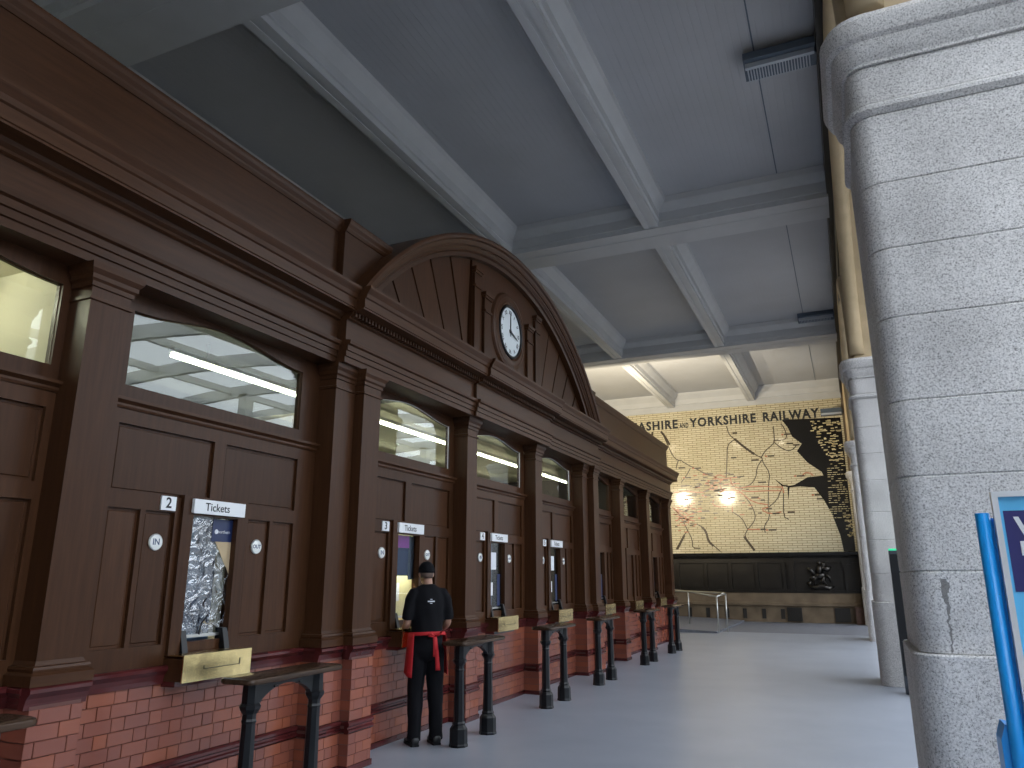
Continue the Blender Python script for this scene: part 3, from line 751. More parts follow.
def parapet(parent, xp, y0, y1):
    at(G().box(xp - .12, xp, y0, y1, 4.33, 4.98), 'parapet_panel', M_WOODH, parent)
    at(G().prism([(xp - .2, 4.96), (xp + .01, 4.96), (xp + .025, 4.985), (xp + .03, 5.0), (xp + .05, 5.03), (xp + .06, 5.06), (xp + .06, 5.085), (xp - .2, 5.10)], 'y', y0, y1), 'parapet_crown', M_WOODH, parent)
eL = empty('entablature', (-4.4, 3, 3.6)); tag(eL, 'long mahogany entablature and parapet over the nearest bays', 'cornice')
entab(eL, -4.27, .3, 5.5); parapet(eL, -4.33, .3, 5.5)
eR = empty('entablature', (-4.4, 17, 3.6)); tag(eR, 'mahogany entablature and parapet right of the arched pediment', 'cornice')
entab(eR, -4.27, 13.45, 20.25); parapet(eR, -4.33, 13.45, 20.25)
# end return of the cornice at the far corner
eC = empty('entablature', (-4.4, 9.5, 3.6)); tag(eC, 'mahogany entablature with dentils below the arched clock pediment', 'cornice')
entab(eC, -4.17, 5.5, 8.2, True); entab(eC, -4.13, 8.2, 10.8, True); entab(eC, -4.17, 10.8, 13.45, True)

# ---- arched clock pediment
ped = empty('arched_pediment', (-4.3, 9.5, 4.33)); tag(ped, 'large arched mahogany pediment with radiating boards around the clock', 'pediment')
CY, CZ, RO = 9.5, 1.18, 5.03
def arcpts(r, zmin, n=48, side=0):
    t0 = math.asin((zmin - CZ) / r); return [(CY - r * math.cos(t0 + (PI - 2 * t0) * i / n), CZ + r * math.sin(t0 + (PI - 2 * t0) * i / n)) for i in range(n + 1)]
def arc_sweep(prof, zmin, n=48):
    rings = []
    for i in range(n + 1):
        R = []
        for x, r in prof:
            t0 = math.asin((zmin - CZ) / r); t = t0 + (PI - 2 * t0) * i / n
            R.append((x, CY - r * math.cos(t), CZ + r * math.sin(t)))
        rings.append(R)
    return G().loft(rings)
o = at(arc_sweep([(-4.06, RO), (-4.05, RO - .03), (-4.06, RO - .06), (-4.09, RO - .075), (-4.10, RO - .10), (-4.12, RO - .12), (-4.12, RO - .13), (-4.5, RO - .13), (-4.5, RO)], 4.346), 'arch_hood', M_WOODH, ped)
flat_shade_by_angle(o, 25)
o = at(arc_sweep([(-4.135, RO - .125), (-4.14, RO - .15), (-4.17, RO - .18), (-4.17, RO - .195), (-4.2, RO - .21), (-4.21, RO - .26), (-4.4, RO - .26), (-4.4, RO - .125)], 4.346), 'arch_inner_moulding', M_WOODH, ped)
flat_shade_by_angle(o, 25)
o = at(arc_sweep([(-4.45, RO), (-5.3, RO), (-5.3, RO - .1), (-4.45, RO - .1)], 4.346), 'barrel_roof', M_DARK, ped); flat_shade_by_angle(o, 25)
XT = -4.30
at(G().prism(arcpts(RO - .15, 4.346), 'x', XT - .1, XT - .045), 'tympanum_back', M_WOOD, ped)
OZ = .7; RI = RO - .24
def ray_circle(deg):   # from (CY, OZ) upwards at deg from vertical (negative = towards the viewer)
    dy, dz = math.sin(math.radians(deg)), math.cos(math.radians(deg))
    b = dz * (OZ - CZ); cc = (OZ - CZ) ** 2 - RI ** 2
    t = -b + math.sqrt(b * b - cc); return CY + t * dy, OZ + t * dz
def ray_base(deg, z=4.346): return CY + (z - OZ) * math.tan(math.radians(deg)), z
ZB = 4.346
ANG = [19.6, 25.6, 31.1, 36.6, 42.0]
PANW = 1.17
for s in (-1, 1):
    for a0, a1 in zip(ANG[:-1], ANG[1:]):
        e = .22
        p0, p1 = ray_base(s * (a0 + e)), ray_base(s * (a1 - e)); q0 = ray_circle(s * (a0 + e)); q1 = ray_circle(s * (a1 - e))
        mid = ray_circle(s * (a0 + a1) / 2)
        if q1[1] < 4.31: continue
        at(G().prism([p0, p1, q1, mid, q0], 'x', XT - .045, XT - .004 * (1 + a0 % 2)), 'radiating_board', M_WOOD, ped)
    # outermost corner board and the one beside the clock panel
    p0 = ray_base(s * (ANG[-1] + .22)); q0 = ray_circle(s * (ANG[-1] + .22)); t0 = math.asin((4.346 - CZ) / RI); tip = (CY + s * RI * math.cos(t0), 4.346)
    at(G().prism([p0, tip, q0], 'x', XT - .045, XT - .006), 'radiating_board', M_WOOD, ped)
    q = ray_circle(s * (ANG[0] - .2)); zt_ = CZ + math.sqrt(RI ** 2 - (PANW + .01) ** 2)
    at(G().prism([ray_base(s * (ANG[0] - .2)), q, (CY + s * (PANW + .02), zt_)], 'x', XT - .045, XT - .006), 'radiating_board', M_WOOD, ped)
# centre panel and aedicule round the clock
top = [(CY + PANW * (1 - 2 * i / 16), CZ + math.sqrt(RI ** 2 - (PANW * (1 - 2 * i / 16)) ** 2)) for i in range(17)]
at(G().prism([(CY - PANW, 4.346), (CY + PANW, 4.346)] + top, 'x', XT - .04, XT + .015), 'clock_panel', M_WOOD, ped)
CKZ = 5.12
o = at(G().lathe([(.40, XT + .01), (.40, XT + .05), (.44, XT + .075), (.50, XT + .06), (.52, XT + .065), (.57, XT + .05), (.60, XT + .01)], n=48, axis='x', c3=(CY, CKZ)), 'clock_surround', M_WOOD, ped); flat_shade_by_angle(o, 30)
for s in (-1, 1):
    for d, zt_, w in ((.76, 5.36, .10), (1.08, 5.62, .085)):
        y = CY + s * d
        at(G().box(XT + .015, XT + .055, y - w, y + w, 4.346, zt_), 'clock_pilaster', M_WOOD, ped)
        at(G().loft([[(XT + .015, y - w - d, z), (XT + .06 + d, y - w - d, z), (XT + .06 + d, y + w + d, z), (XT + .015, y + w + d, z)] for d, z in ((.015, zt_), (.015, zt_ + .035), (.03, zt_ + .036), (.035, zt_ + .08))]), 'clock_pilaster_cap', M_WOODH, ped)
        at(G().box(XT + .015, XT + .075, y - w - .01, y + w + .01, zt_ - .2, zt_ - .17), 'clock_pilaster_band', M_WOODH, ped)
# parapet wings that run into the arch
for s in (-1, 1):
    r = RO - .02
    ye = 5.5 if s < 0 else 13.45
    zs = [4.346 + (4.97 - 4.346) * i / 8 for i in range(9)]
    arc = [(CY + s * math.sqrt(r * r - (z - CZ) ** 2), z) for z in zs]
    at(G().prism([(ye, 4.346)] + arc + [(ye, 4.97)], 'x', -4.38, -4.25), 'parapet_wing', M_WOODH, ped)
    ya = CY + s * math.sqrt(r * r - (5.0 - CZ) ** 2)
    at(G().prism([(-4.42, 4.96), (-4.24, 4.96), (-4.225, 4.985), (-4.22, 5.0), (-4.20, 5.03), (-4.19, 5.06), (-4.19, 5.085), (-4.42, 5.10)], 'y', *sorted((ye, ya))), 'parapet_wing_crown', M_WOODH, ped)

ck = empty('wall_clock', (XT + .05, CY, CKZ - .4)); tag(ck, 'round white faced clock in the middle of the arched pediment', 'clock')
at(G().lathe([(.40, XT + .01), (.40, XT + .07), (.385, XT + .085), (.365, XT + .075), (.365, XT + .05)], n=48, axis='x', c3=(CY, CKZ)), 'rim', M_IRON, ck, True)
at(G().lathe([(.372, XT + .02), (.372, XT + .055)], n=48, axis='x', c3=(CY, CKZ)), 'face', plain('clock_face', (0.78, 0.84, 0.86), rough=0.3), ck)
nums = ['XII', 'I', 'II', 'III', 'IIII', 'V', 'VI', 'VII', 'VIII', 'IX', 'X', 'XI']
for k, s_ in enumerate(nums):
    t = 2 * PI * k / 12; r = Vector((0, math.sin(t), math.cos(t)))
    text_obj('numeral', s_, .085, M_INK, ck, Vector((XT + .056, CY, CKZ)) + r * .295 - world_off(ck), (0, math.cos(t), -math.sin(t)), r, depth=.0006, bold=.0015)
def hand(deg, l, w, x):
    t = math.radians(deg); r = Vector((0, math.sin(t), math.cos(t))); q = Vector((0, math.cos(t), -math.sin(t))); c0 = Vector((x, CY, CKZ))
    pts = [c0 - r * l * .22 - q * w * .6, c0 - r * l * .22 + q * w * .6, c0 + q * w, c0 + r * l * .8 + q * w * .7, c0 + r * l, c0 + r * l * .8 - q * w * .7, c0 - q * w]
    at(G().prism([(p.y, p.z) for p in pts], 'x', x, x + .004), 'hand', M_INK, ck)
hand(2, .31, .011, XT + .062); hand(106, .27, .014, XT + .068)
at(G().lathe([(.02, XT + .055), (.02, XT + .075)], n=14, axis='x', c3=(CY, CKZ)), 'hub', M_INK, ck)

# ================================================================== QUEUE TABLES
def make_table():
    t = empty('queue_table', (-3.745, 4.45, 0))
    pr = []
    for k in range(9):
        a = -PI / 2 + PI * k / 8; pr.append((.155 * math.cos(a) * 1.0, .155 * math.sin(a)))
    def slab(d, z):
        out = []
        hw, hl, r = .15 - d, .50 - d, .06
        for cx, cy, a0 in ((hw - r, hl - r, 0), (-hw + r, hl - r, PI / 2), (-hw + r, -hl + r, PI), (hw - r, -hl + r, 1.5 * PI)):
            for k in range(5):
                a = a0 + PI / 2 * k / 4; out.append((cx + r * math.cos(a), cy + r * math.sin(a), z))
        return out
    o = G().loft([slab(.02, .952), slab(.004, .958), slab(0, .972), slab(.004, .988), slab(.016, .995)]).obj('table_top', M_TOPWOOD, t); flat_shade_by_angle(o, 40)
    for s in (-1, 1):
        g = G()
        rot = [2 * PI * k / 8 + PI / 8 for k in range(8)]
        R = lambda r, z: [(r * math.cos(a), s * .335 + r * math.sin(a), z) for a in rot]
        g.loft([R(.095, 0), R(.095, .02), R(.09, .03), R(.088, .165), R(.075, .185), R(.062, .20), R(.066, .215), R(.055, .235), R(.05, .5), R(.046, .70), R(.052, .715), R(.046, .73), R(.048, .76), R(.07, .79), R(.074, .81), R(.06, .825), R(.058, .955)])
        g.obj('leg', M_IRON, t)
    # arched spandrel between the legs
    lo = [(-.29 + .58 * k / 14, .955 - .17 + .13 * math.sin(PI * k / 14) ** .6) for k in range(15)]
    G().prism(lo + [(.29, .955), (-.29, .955)], 'x', -.022, .022).obj('arched_apron', M_IRON, t)
    for yy in (-.12, .14): G().box(.022, .03, yy - .02, yy + .02, .90, .912).obj('bolt_plate', M_IRON, t)
    return t
TY = [(4.48, 'black iron queue table nearest the viewer, before ticket window 2'), (2.09, 'queue table cut off by the lower left corner, only its rounded end showing'), (7.46, 'black iron queue table beside the man in the red apron'), (9.86, 'black iron queue table before the bay under the clock, third along'), (12.1, 'black iron queue table before ticket window 5, fourth along'), (14.98, 'black iron queue table before the unnumbered bay, fifth along'), (17.36, 'farthest queue table, beside the steel handrail')]
proto = make_table()
for k, (y, lab) in enumerate(TY):
    if k == 0: t = proto
    else:
        t = proto.copy(); col.objects.link(t)
        for ch in proto.children:
            c2 = ch.copy(); col.objects.link(c2); c2.parent = t
    t.location = (-3.745, y, 0); tag(t, lab, 'table', 'black iron queue tables')

# ================================================================== RAILWAY MAP
SEA= [(-1.85,7.39),(-1.66,7.08),(-1.53,6.71),(-1.22,6.42),(-1.41,6.15),(-1.08,5.7),(-0.63,5.33),(-0.58,5.19),(-1.13,5.16),(-1.61,4.9),(-1.94,4.85),(-2.06,4.96),(-2.31,5.17),(-2.06,4.88),(-1.86,4.82),(-1.87,4.36),(-1.79,4.81),(-1.41,4.83),(-0.93,4.77),(-0.65,4.3),(-0.43,3.78),(-0.23,3.03),(-0.17,2.465),(0.21,2.465),(0.2,7.31)]
BLK= [[(-3.9,7.31),(-3.84,6.97),(-3.63,6.77),(-3.3,6.43),(-2.94,6.13),(-2.69,5.98)],[(-3.63,6.77),(-3.93,6.56),(-3.97,6.06),(-4.05,5.29)],[(-2.17,7.17),(-2.17,6.62),(-2.22,6.49),(-2.54,6.24),(-2.69,6.02)],[(-2.18,6.53),(-1.94,6.29),(-1.7,6.17),(-1.49,6.26),(-1.39,6.41)],[(-1.9,7.24),(-1.79,7.09),(-1.7,6.68),(-1.92,6.6),(-2.17,6.62)],[(-2.69,6.02),(-2.66,5.8),(-2.44,5.38),(-2.52,4.99),(-2.61,4.11)],[(-2.7,5.89),(-2.89,5.63),(-2.97,5.19),(-3.24,4.93),(-3.68,4.86)],[(-6.46,7.27),(-6.25,6.72),(-6.08,6.28),(-5.9,6.08),(-5.72,6.07)],[(-5.86,6.08),(-5.97,5.76)],[(-5.72,6.03),(-5.41,5.82),(-5.05,5.62),(-4.79,5.44),(-4.48,5.37)],[(-5.41,5.73),(-5.57,5.46),(-5.8,5.19)],[(-3.44,4.59),(-3.21,4.22),(-3.09,3.87),(-3.13,3.61),(-3.41,3.31),(-3.56,3.05),(-3.22,2.53)],[(-3.92,3.98),(-3.59,3.75),(-3.41,3.31)],[(-2.02,4.61),(-2.1,3.75),(-1.92,3.64)],[(-2.61,4.11),(-2.58,3.72),(-2.81,3.43),(-2.79,3.17)],[(-2.07,4.79),(-2.27,4.36),(-2.59,4.11)],[(-6.14,2.61),(-5.84,3.1),(-5.65,3.32)],[(-5.81,3.68),(-5.65,3.32),(-5.49,2.96),(-5.51,2.65),(-5.2,2.64)],[(-5.54,3.58),(-5.18,3.53),(-4.98,3.3),(-4.91,2.95),(-4.46,2.5)]]
THK= [[(-3.63,6.77),(-3.3,6.43),(-2.94,6.13)],[(-6.5,7.29),(-6.37,7.12),(-6.17,6.72)],[(-3.56,3.05),(-3.22,2.53)],[(-6.1,2.61),(-5.79,3.14)],[(-5.1,3.44),(-4.95,3.26),(-4.89,2.9),(-4.71,2.72)],[(-6.84,7.3),(-6.9,7.06)]]
RED= [[(-4.53,5.36),(-4.27,5.21),(-3.91,5.28),(-3.65,5.29)],[(-3.91,5.28),(-3.85,4.96),(-3.6,4.86),(-3.16,4.93),(-2.07,4.83)],[(-4.44,5.35),(-4.5,5.08),(-4.74,4.87),(-4.92,4.83)],[(-4.27,5.21),(-4.33,4.98),(-4.21,4.8)],[(-4.74,4.87),(-4.21,4.8),(-3.69,4.82),(-3.44,4.59),(-3.12,4.31),(-2.61,4.2)],[(-3.52,4.77),(-3.18,4.71),(-2.66,4.73),(-2.08,4.7)],[(-6.06,4.05),(-5.71,3.86),(-5.54,3.58),(-5.81,3.68),(-5.98,3.96)],[(-5.71,3.86),(-5.24,4.03),(-5.02,4.04)],[(-3.91,4.16),(-3.92,3.98)],[(-4.59,4.45),(-4.65,4.27),(-4.34,4.17)],[(-2.61,4.11),(-2.89,4.04),(-2.57,3.85),(-2.15,3.92)],[(-3.41,3.31),(-3.03,3.3)],[(-1.34,5.19),(-1.2,5.34),(-1.04,5.31),(-0.93,5.21)],[(-6.19,4.24),(-6.06,4.05),(-5.83,4.09),(-5.61,3.95)],[(-4.49,5.31),(-4.35,5.44),(-4.09,5.32)],[(-6.11,4.79),(-5.65,4.86),(-5.02,4.74),(-4.74,4.87)],[(-4.2,5.02),(-3.93,5.05),(-3.58,5.04)],[(-2.06,4.92),(-2.0,4.61)],[(-5.98,3.82),(-5.67,3.77),(-5.36,3.67)],[(-6.13,4.19),(-5.87,3.82),(-6.08,3.69)]]
LAB= [(-3.7,7.01),(-3.82,6.05),(-2.47,6.03),(-3.65,5.29),(-4.18,5.2),(-4.67,5.2),(-1.5,5.22),(-1.81,6.82),(-1.76,6.46),(-1.52,6.39),(-0.95,4.5),(-0.89,4.35),(-2.95,3.3),(-2.66,3.27),(-1.94,3.9),(-2.48,3.87),(-2.68,4.05),(-2.06,4.89),(-5.06,4.04),(-5.12,3.78),(-4.84,5.47),(-5.23,5.72),(-5.62,5.37),(-5.27,5.01),(-5.82,5.05),(-5.87,5.77),(-4.57,4.81),(-4.93,4.65),(-3.08,5.91),(-2.89,5.05),(-5.48,4.67),(-4.4,4.63),(-3.97,4.52),(-3.19,4.49),(-2.86,4.38),(-5.76,4.5)]

mp = empty('railway_map', (-4.8, FAR, 2.45)); tag(mp, 'giant cream glazed brick railway map with black sea and red lines', 'mural')
YM = FAR - .03
at(G().box(HALL_L, .28, YM, FAR, 2.46, 8.05), 'glazed_brick_field', M_MOSAIC, mp)
at(G().prism(SEA, 'y', YM - .006, YM), 'black_sea', M_SEA, mp)
def strips(lines, w, dep, mat, nm):
    for pts in lines:
        g = G(); P = [Vector(p) for p in pts]
        # round the corners once (Chaikin)
        if len(P) > 2:
            Q = [P[0]]
            for a, b in zip(P[:-1], P[1:]): Q += [a.lerp(b, .25), a.lerp(b, .75)]
            P = Q + [P[-1]]
        L_, R_ = [], []
        for i, p in enumerate(P):
            d = (P[min(i + 1, len(P) - 1)] - P[max(i - 1, 0)]).normalized(); n = Vector((-d.y, d.x)) * w / 2
            L_.append(p + n); R_.append(p - n)
        v = [(q.x, YM - dep, q.y) for q in L_ + R_] + [(q.x, YM, q.y) for q in L_ + R_]
        n = len(P); f = []
        for i in range(n - 1):
            f += [(i, i + 1, n + i + 1, n + i), (2 * n + i, 2 * n + i + 1, i + 1, i), (n + i, n + i + 1, 3 * n + i + 1, 3 * n + i)]
        g.add(v, f); at(g, nm, mat, mp)
strips(BLK, .036, .005, M_MAPBLK, 'map_line')
strips(THK, .085, .0045, M_MAPBLK, 'map_route_name')
strips(RED, .042, .0055, M_MAPRED, 'red_route_line')
rnd = random.Random(3)
g = G(); gr = G()
for x, z in LAB:
    w = rnd.uniform(.14, .3); g.box(x, x + w, YM - .006, YM, z - .03, z + .03)
    if rnd.random() < .5: gr.box(x - .1, x - .02, YM - .007, YM, z - .03, z + .03)
for k in range(90):     # the crowd of town names in the industrial middle
    x = rnd.gauss(-4.6, .75); z = rnd.gauss(4.75, .42)
    (g if k % 3 else gr).box(x, x + rnd.uniform(.08, .22), YM - .006, YM, z - .02, z + .02)
for k in range(40):
    x = rnd.gauss(-5.8, .25); z = rnd.gauss(3.9, .25)
    (gr if k % 3 else g).box(x, x + rnd.uniform(.08, .2), YM - .006, YM, z - .02, z + .02)
for q, mt in ((g, M_MAPBLK), (gr, M_MAPRED)):
    tag(at(q, 'town_name_lettering', mt, mp), None, kind='stuff')
g = G()
for k in range(150):
    x = rnd.uniform(-1.05, .12); z = rnd.uniform(5.7, 7.25)
    if x < -1.05 + (7.25 - z) * .45 : continue
    g.box(x, x + rnd.uniform(.05, .16), YM - .012, YM - .006, z - .02, z + rnd.uniform(.01, .022))
for r in range(26):
    z = 5.6 - r * .078; x0 = -.42 + r * -.004; x = x0
    while x < .12 + (.002 * r):
        w = rnd.uniform(.05, .16)
        if rnd.random() < .7: g.box(x, x + w, YM - .012, YM - .006, z - .010, z + .010)
        x += w + .03
    if r > 19: pass
for k in range(34):
    z = rnd.uniform(2.95, 3.75); x = .02 + (3.7 - z) * .14 + rnd.uniform(-.12, .12)
    g.box(x, x + rnd.uniform(.04, .1), YM - .012, YM - .006, z - .02, z + .02)
tag(at(g, 'sea_name_lettering', M_MAPCREAM, mp), None, kind='stuff')
def title(txt, x0, x1, z0, z1):
    me = text_mesh(txt, 1.0, depth=.004, align='LEFT', bold=.036, space=1.16)
    X = [v.co.x for v in me.vertices]; Y = [v.co.y for v in me.vertices]
    for v in me.vertices:
        v.co = Vector((x0 + (v.co.x - min(X)) / (max(X) - min(X)) * (x1 - x0), YM - .004 + (-v.co.z), z0 + (v.co.y - min(Y)) / (max(Y) - min(Y)) * (z1 - z0))) - world_off(mp)
    me.materials.clear(); me.materials.append(M_INK)
    link('map_title', me, mp)
title('RAILWAY', -2.52, -.50, 7.36, 7.74); title('YORKSHIRE', -5.34, -2.78, 7.36, 7.74); title('AND', -5.74, -5.38, 7.36, 7.58); title('LANCASHIRE', -8.75, -5.80, 7.36, 7.74)

# ================================================================== MEMORIAL PANELLING
bz = empty('bronze_memorial', (-4.8, FAR - .05, 1.05)); tag(bz, 'long dark bronze memorial panelling beneath the railway map', 'memorial')
at(G().prism([(FAR, 2.25), (FAR - .14, 2.25), (FAR - .16, 2.28), (FAR - .22, 2.34), (FAR - .24, 2.44), (FAR, 2.459)], 'x', HALL_L, .28), 'ledge', M_SEA, bz)
at(G().box(HALL_L, .28, FAR - .04, FAR - .001, 1.02, 2.25), 'back_plate', M_BRONZE, bz)
at(G().box(HALL_L, .28, FAR - .10, FAR - .04, 2.08, 2.25).box(HALL_L, .28, FAR - .10, FAR - .04, 1.02, 1.12), 'rail', M_BRONZE, bz)
xs = [-9.6, -8.4, -7.2, -6.1, -5.05, -4.15, -3.2, -2.25]
for a, b in zip(xs[:-1], xs[1:]):
    at(G().box(b - .05, b + .05, FAR - .10, FAR - .04, 1.12, 2.08), 'mullion', M_BRONZE, bz)
    v = G(); v.box(a + .1, b - .1, FAR - .065, FAR - .04, 1.18, 2.02)
    at(v, 'name_panel', M_BRONZE, bz)
for x in (-2.0, -.15):
    at(G().box(x - .09, x + .09, FAR - .14, FAR - .04, 1.12, 2.0).box(x - .14, x + .14, FAR - .18, FAR - .04, 2.0, 2.2), 'console_bracket', M_BRONZE, bz)
# relief of a mounted figure over a dragon
rl = G()
def blob(c, r, d):
    c = Vector(c); n, k_ = 8, 5
    rings = []
    for i in range(k_ + 1):
        t = PI * (i + .15) / (k_ + .3)
        rings.append([(c.x + r[0] * math.sin(t) * math.cos(2 * PI * j / n), c.y + r[1] * math.sin(t) * math.sin(2 * PI * j / n), c.z + r[2] * math.cos(t)) for j in range(n)])
    rl.loft(rings)
RX, RZ, RY = -1.05, 1.62, FAR - .1
blob((RX, RY, RZ), (.22, .10, .14), 0)                       # horse body
rl.tube([(RX - .15, RY, RZ + .05), (RX - .3, RY - .03, RZ + .22), (RX - .4, RY - .05, RZ + .26)], [.1, .07, .04], 8)
rl.tube([(RX + .18, RY, RZ + .02), (RX + .32, RY, RZ - .05), (RX + .36, RY, RZ - .25)], [.05, .04, .02], 6)
for dx, ex, ez in ((-.15, -.32, -.12), (-.1, -.2, -.32), (.12, .22, -.34), (.16, .05, -.36)):
    rl.tube([(RX + dx, RY - .03, RZ - .05), (RX + (dx + ex) / 2 - .06, RY - .06, RZ + ez / 2), (RX + ex, RY - .03, RZ + ez)], [.07, .045, .03], 7)
rl.tube([(RX, RY - .05, RZ + .08), (RX + .03, RY - .05, RZ + .34)], [.11, .09], 8); blob((RX + .02, RY - .05, RZ + .44), (.065, .06, .08), 0)
rl.tube([(RX + .08, RY - .05, RZ + .3), (RX + .2, RY - .08, RZ + .36), (RX + .1, RY - .1, RZ + .46)], [.05, .04, .03], 6)
rl.tube([(RX + .26, RY - .1, RZ + .5), (RX - .3, RY - .1, RZ - .38)], .015, 5)
rl.tube([(RX + .06, RY - .03, RZ + .3), (RX + .3, RY, RZ + .22), (RX + .42, RY, RZ + .3)], [.08, .1, .02], 7)
rl.tube([(RX - .42, RY, RZ - .34), (RX - .2, RY - .04, RZ - .42), (RX + .05, RY - .02, RZ - .36), (RX + .3, RY - .04, RZ - .44), (RX + .46, RY, RZ - .36)], [.03, .08, .1, .07, .02], 8)
rl.tube([(RX - .42, RY, RZ - .3), (RX - .3, RY - .04, RZ - .22)], [.07, .04], 6)
o = at(rl, 'mounted_figure_relief', M_RELIEF, bz, True)
# stone base with iron vents
sb = empty('stone_bench', (-4.8, FAR - .12, 0)); tag(sb, 'brown stone base course with dark iron vents below the memorial', 'stone base')
at(G().prism([(FAR, .0), (FAR - .12, 0), (FAR - .12, .56), (FAR - .2, .58), (FAR - .2, .66), (FAR - .1, .70), (FAR - .08, 1.02), (FAR, 1.02)], 'x', HALL_L, .2), 'stone_course', M_STONE, sb)
for x in (-5.72, -5.05, -4.35, -3.72, -3.05, -2.4):
    v = G().box(x - .07, x + .07, FAR - .135, FAR - .115, .12, .46)
    at(v, 'vent', M_VENT, sb)
for x in (-2.0, -.42):
    g = G().box(x - .25, x + .25, FAR - .18, FAR - .115, .05, .52)
    for k in range(8): g.box(x - .22 + k * .058, x - .20 + k * .058, FAR - .19, FAR - .18, .08, .49)
    at(g, 'grille', M_VENT, sb)
at(G().box(.0, .29, FAR - .45, FAR - .02, 0, .56), 'end_block', plain('red_brown_stone', (0.11, 0.06, 0.045), rough=0.7, noise=0.2), sb)

# ================================================================== HANDRAIL
hr = empty('steel_handrail', (-3.6, 23.3, 0)); tag(hr, 'thin steel handrail guarding the ramp at the end of the office', 'handrail')
at(G().tube([(-3.67, 22.98, 0.05), (-3.67, 22.98, 1.04)], .022, 8), 'post', M_STEEL, hr, True)
at(G().tube([(-3.55, 23.88, 0.0), (-3.55, 23.88, 1.1)], .022, 8), 'post', M_STEEL, hr, True)
at(G().tube([(-5.01, 25.63, 0.1), (-5.01, 25.63, 1.12)], .022, 8), 'post', M_STEEL, hr, True)
at(G().tube([(-3.62, 23.6, 1.1), (-3.55, 23.88, 1.12), (-5.2, 24.5, 1.16), (-6.1, 25.0, 1.18)], .025, 8), 'rail', M_STEEL, hr, True)
at(G().tube([(-3.67, 22.98, 1.04), (-5.01, 25.63, 1.12), (-6.0, 27.4, 1.16)], .022, 8), 'rail', M_STEEL, hr, True)
at(G().tube([(-3.67, 22.98, 1.04), (-3.55, 23.88, 1.1)], .022, 8), 'rail', M_STEEL, hr, True)

# ================================================================== LINEAR LUMINAIRES under the ceiling edge
def luminaire(y, z, lab, xa=-.66):
    t = empty('linear_floodlight', (-.2, y, z)); tag(t, lab, 'light', 'linear floodlights at the arcade')
    at(G().prism([(y - .22, z + .02), (y - .18, z + .16), (y + .1, z + .16), (y + .2, z - .02), (y + .16, z - .06)], 'x', xa, .27), 'housing', M_LAMP, t)
    g = G()
    for k in range(int((.25 - xa) / .041)): g.box(xa + .04 + k * .038, xa + .055 + k * .038, y - .1, y + .17, z - .075, z - .02)
    at(g, 'louvre', M_LAMPGRILLE, t)
    at(G().box(xa + .02, .25, y - .16, y - .10, z - .07, z + .0), 'louvre_rail', M_LAMPGRILLE, t)
    at(G().box(.22, .30, y - .1, y + .1, z - .05, z + .1), 'bracket', M_LAMP, t)
luminaire(9.55, 8.5, 'slim blue grey linear floodlight near the top of the nearest pillar')
luminaire(21.4, 8.62, 'linear floodlight at the right end of the middle ceiling beam')
luminaire(28.9, 7.36, 'linear floodlight just right of the word RAILWAY', -.44)

# warm floodlights standing off the office roof, hidden behind the parapet
for x, lab in ((-5.09, 'warm floodlight on a bracket above the office roof, nearer the hall'), (-7.2, 'warm floodlight on a bracket above the office roof, farther from the hall')):
    t = empty('roof_floodlight', (x, 20.2, 5.0)); tag(t, lab, 'light', 'warm floodlights behind the parapet')
    at(G().tube([(x, 20.05, 4.98), (x, 20.05, 5.18), (x, 22.0, 5.22)], .03, 8), 'arm', M_STEEL, t, True)
    at(G().box(x - .18, x + .18, 21.9, 22.02, 5.16, 5.42), 'head', M_IRON, t)
    ld = bpy.data.lights.new('warm_floodlight_beam', 'SPOT'); ld.energy = 950; ld.color = (1.0, 0.86, 0.62); ld.spot_size = math.radians(125); ld.spot_blend = .5; ld.shadow_soft_size = .08
    lo_ = bpy.data.objects.new('lamp_beam', ld); col.objects.link(lo_); lo_.parent = t
    lo_.location = Vector((x, 22.08, 5.29)) - world_off(t)
    lo_.rotation_euler = (math.radians(118), 0, 0)

# ================================================================== TOTEM between the pillars
tt = empty('information_totem', (.75, 12.7, 0)); tag(tt, 'thin dark totem with a green light strip on top', 'totem')
at(G().box(.54, .95, 12.62, 12.78, .0, 2.0), 'body', M_DARK, tt)
at(G().box(.545, .945, 12.61, 12.62, .25, 1.95), 'screen', M_IRON, tt)
at(G().box(.54, .95, 12.62, 12.78, 2.0, 2.03), 'green_light', M_GREEN, tt)
at(G().box(.60, .72, 12.4, 12.6, 0, .14), 'base_box', M_WHITESTEEL, tt)

# ================================================================== POSTER STAND
ps = empty('poster_stand', (.62, 2.8, 0)); tag(ps, 'blue poled poster stand with a pale frame, cut by the right edge', 'poster stand')
at(G().tube([(.40, 2.80, .02), (.40, 2.80, 1.84)], .021, 16), 'blue_pole', M_BLUEPOLE, ps, True)
at(G().box(.41, .445, 2.80, 2.83, .9, 1.825), 'blue_channel', M_BLUEPOLE, ps)
fx0, fx1, fz0, fz1 = .428, 1.10, .95, 1.905
at(G().box(fx0, fx0 + .017, 2.77, 2.80, fz0, fz1).box(fx1 - .017, fx1, 2.77, 2.80, fz0, fz1).box(fx0 + .017, fx1 - .017, 2.77, 2.80, fz1 - .017, fz1).box(fx0 + .017, fx1 - .017, 2.77, 2.80, fz0, fz0 + .017), 'poster_frame', M_ALU, ps)
at(G().box(fx0 + .015, fx1 - .015, 2.782, 2.795, fz0 + .015, fz1 - .015), 'poster', M_POSTER, ps)
at(G().box(.4545, fx1 - .05, 2.780, 2.782, 1.60, 1.845), 'navy_panel', M_POSTERNAVY, ps)
at(G().box(.495, .80, 2.779, 2.780, 1.645, 1.695), 'cyan_box', M_POSTERCYAN, ps)
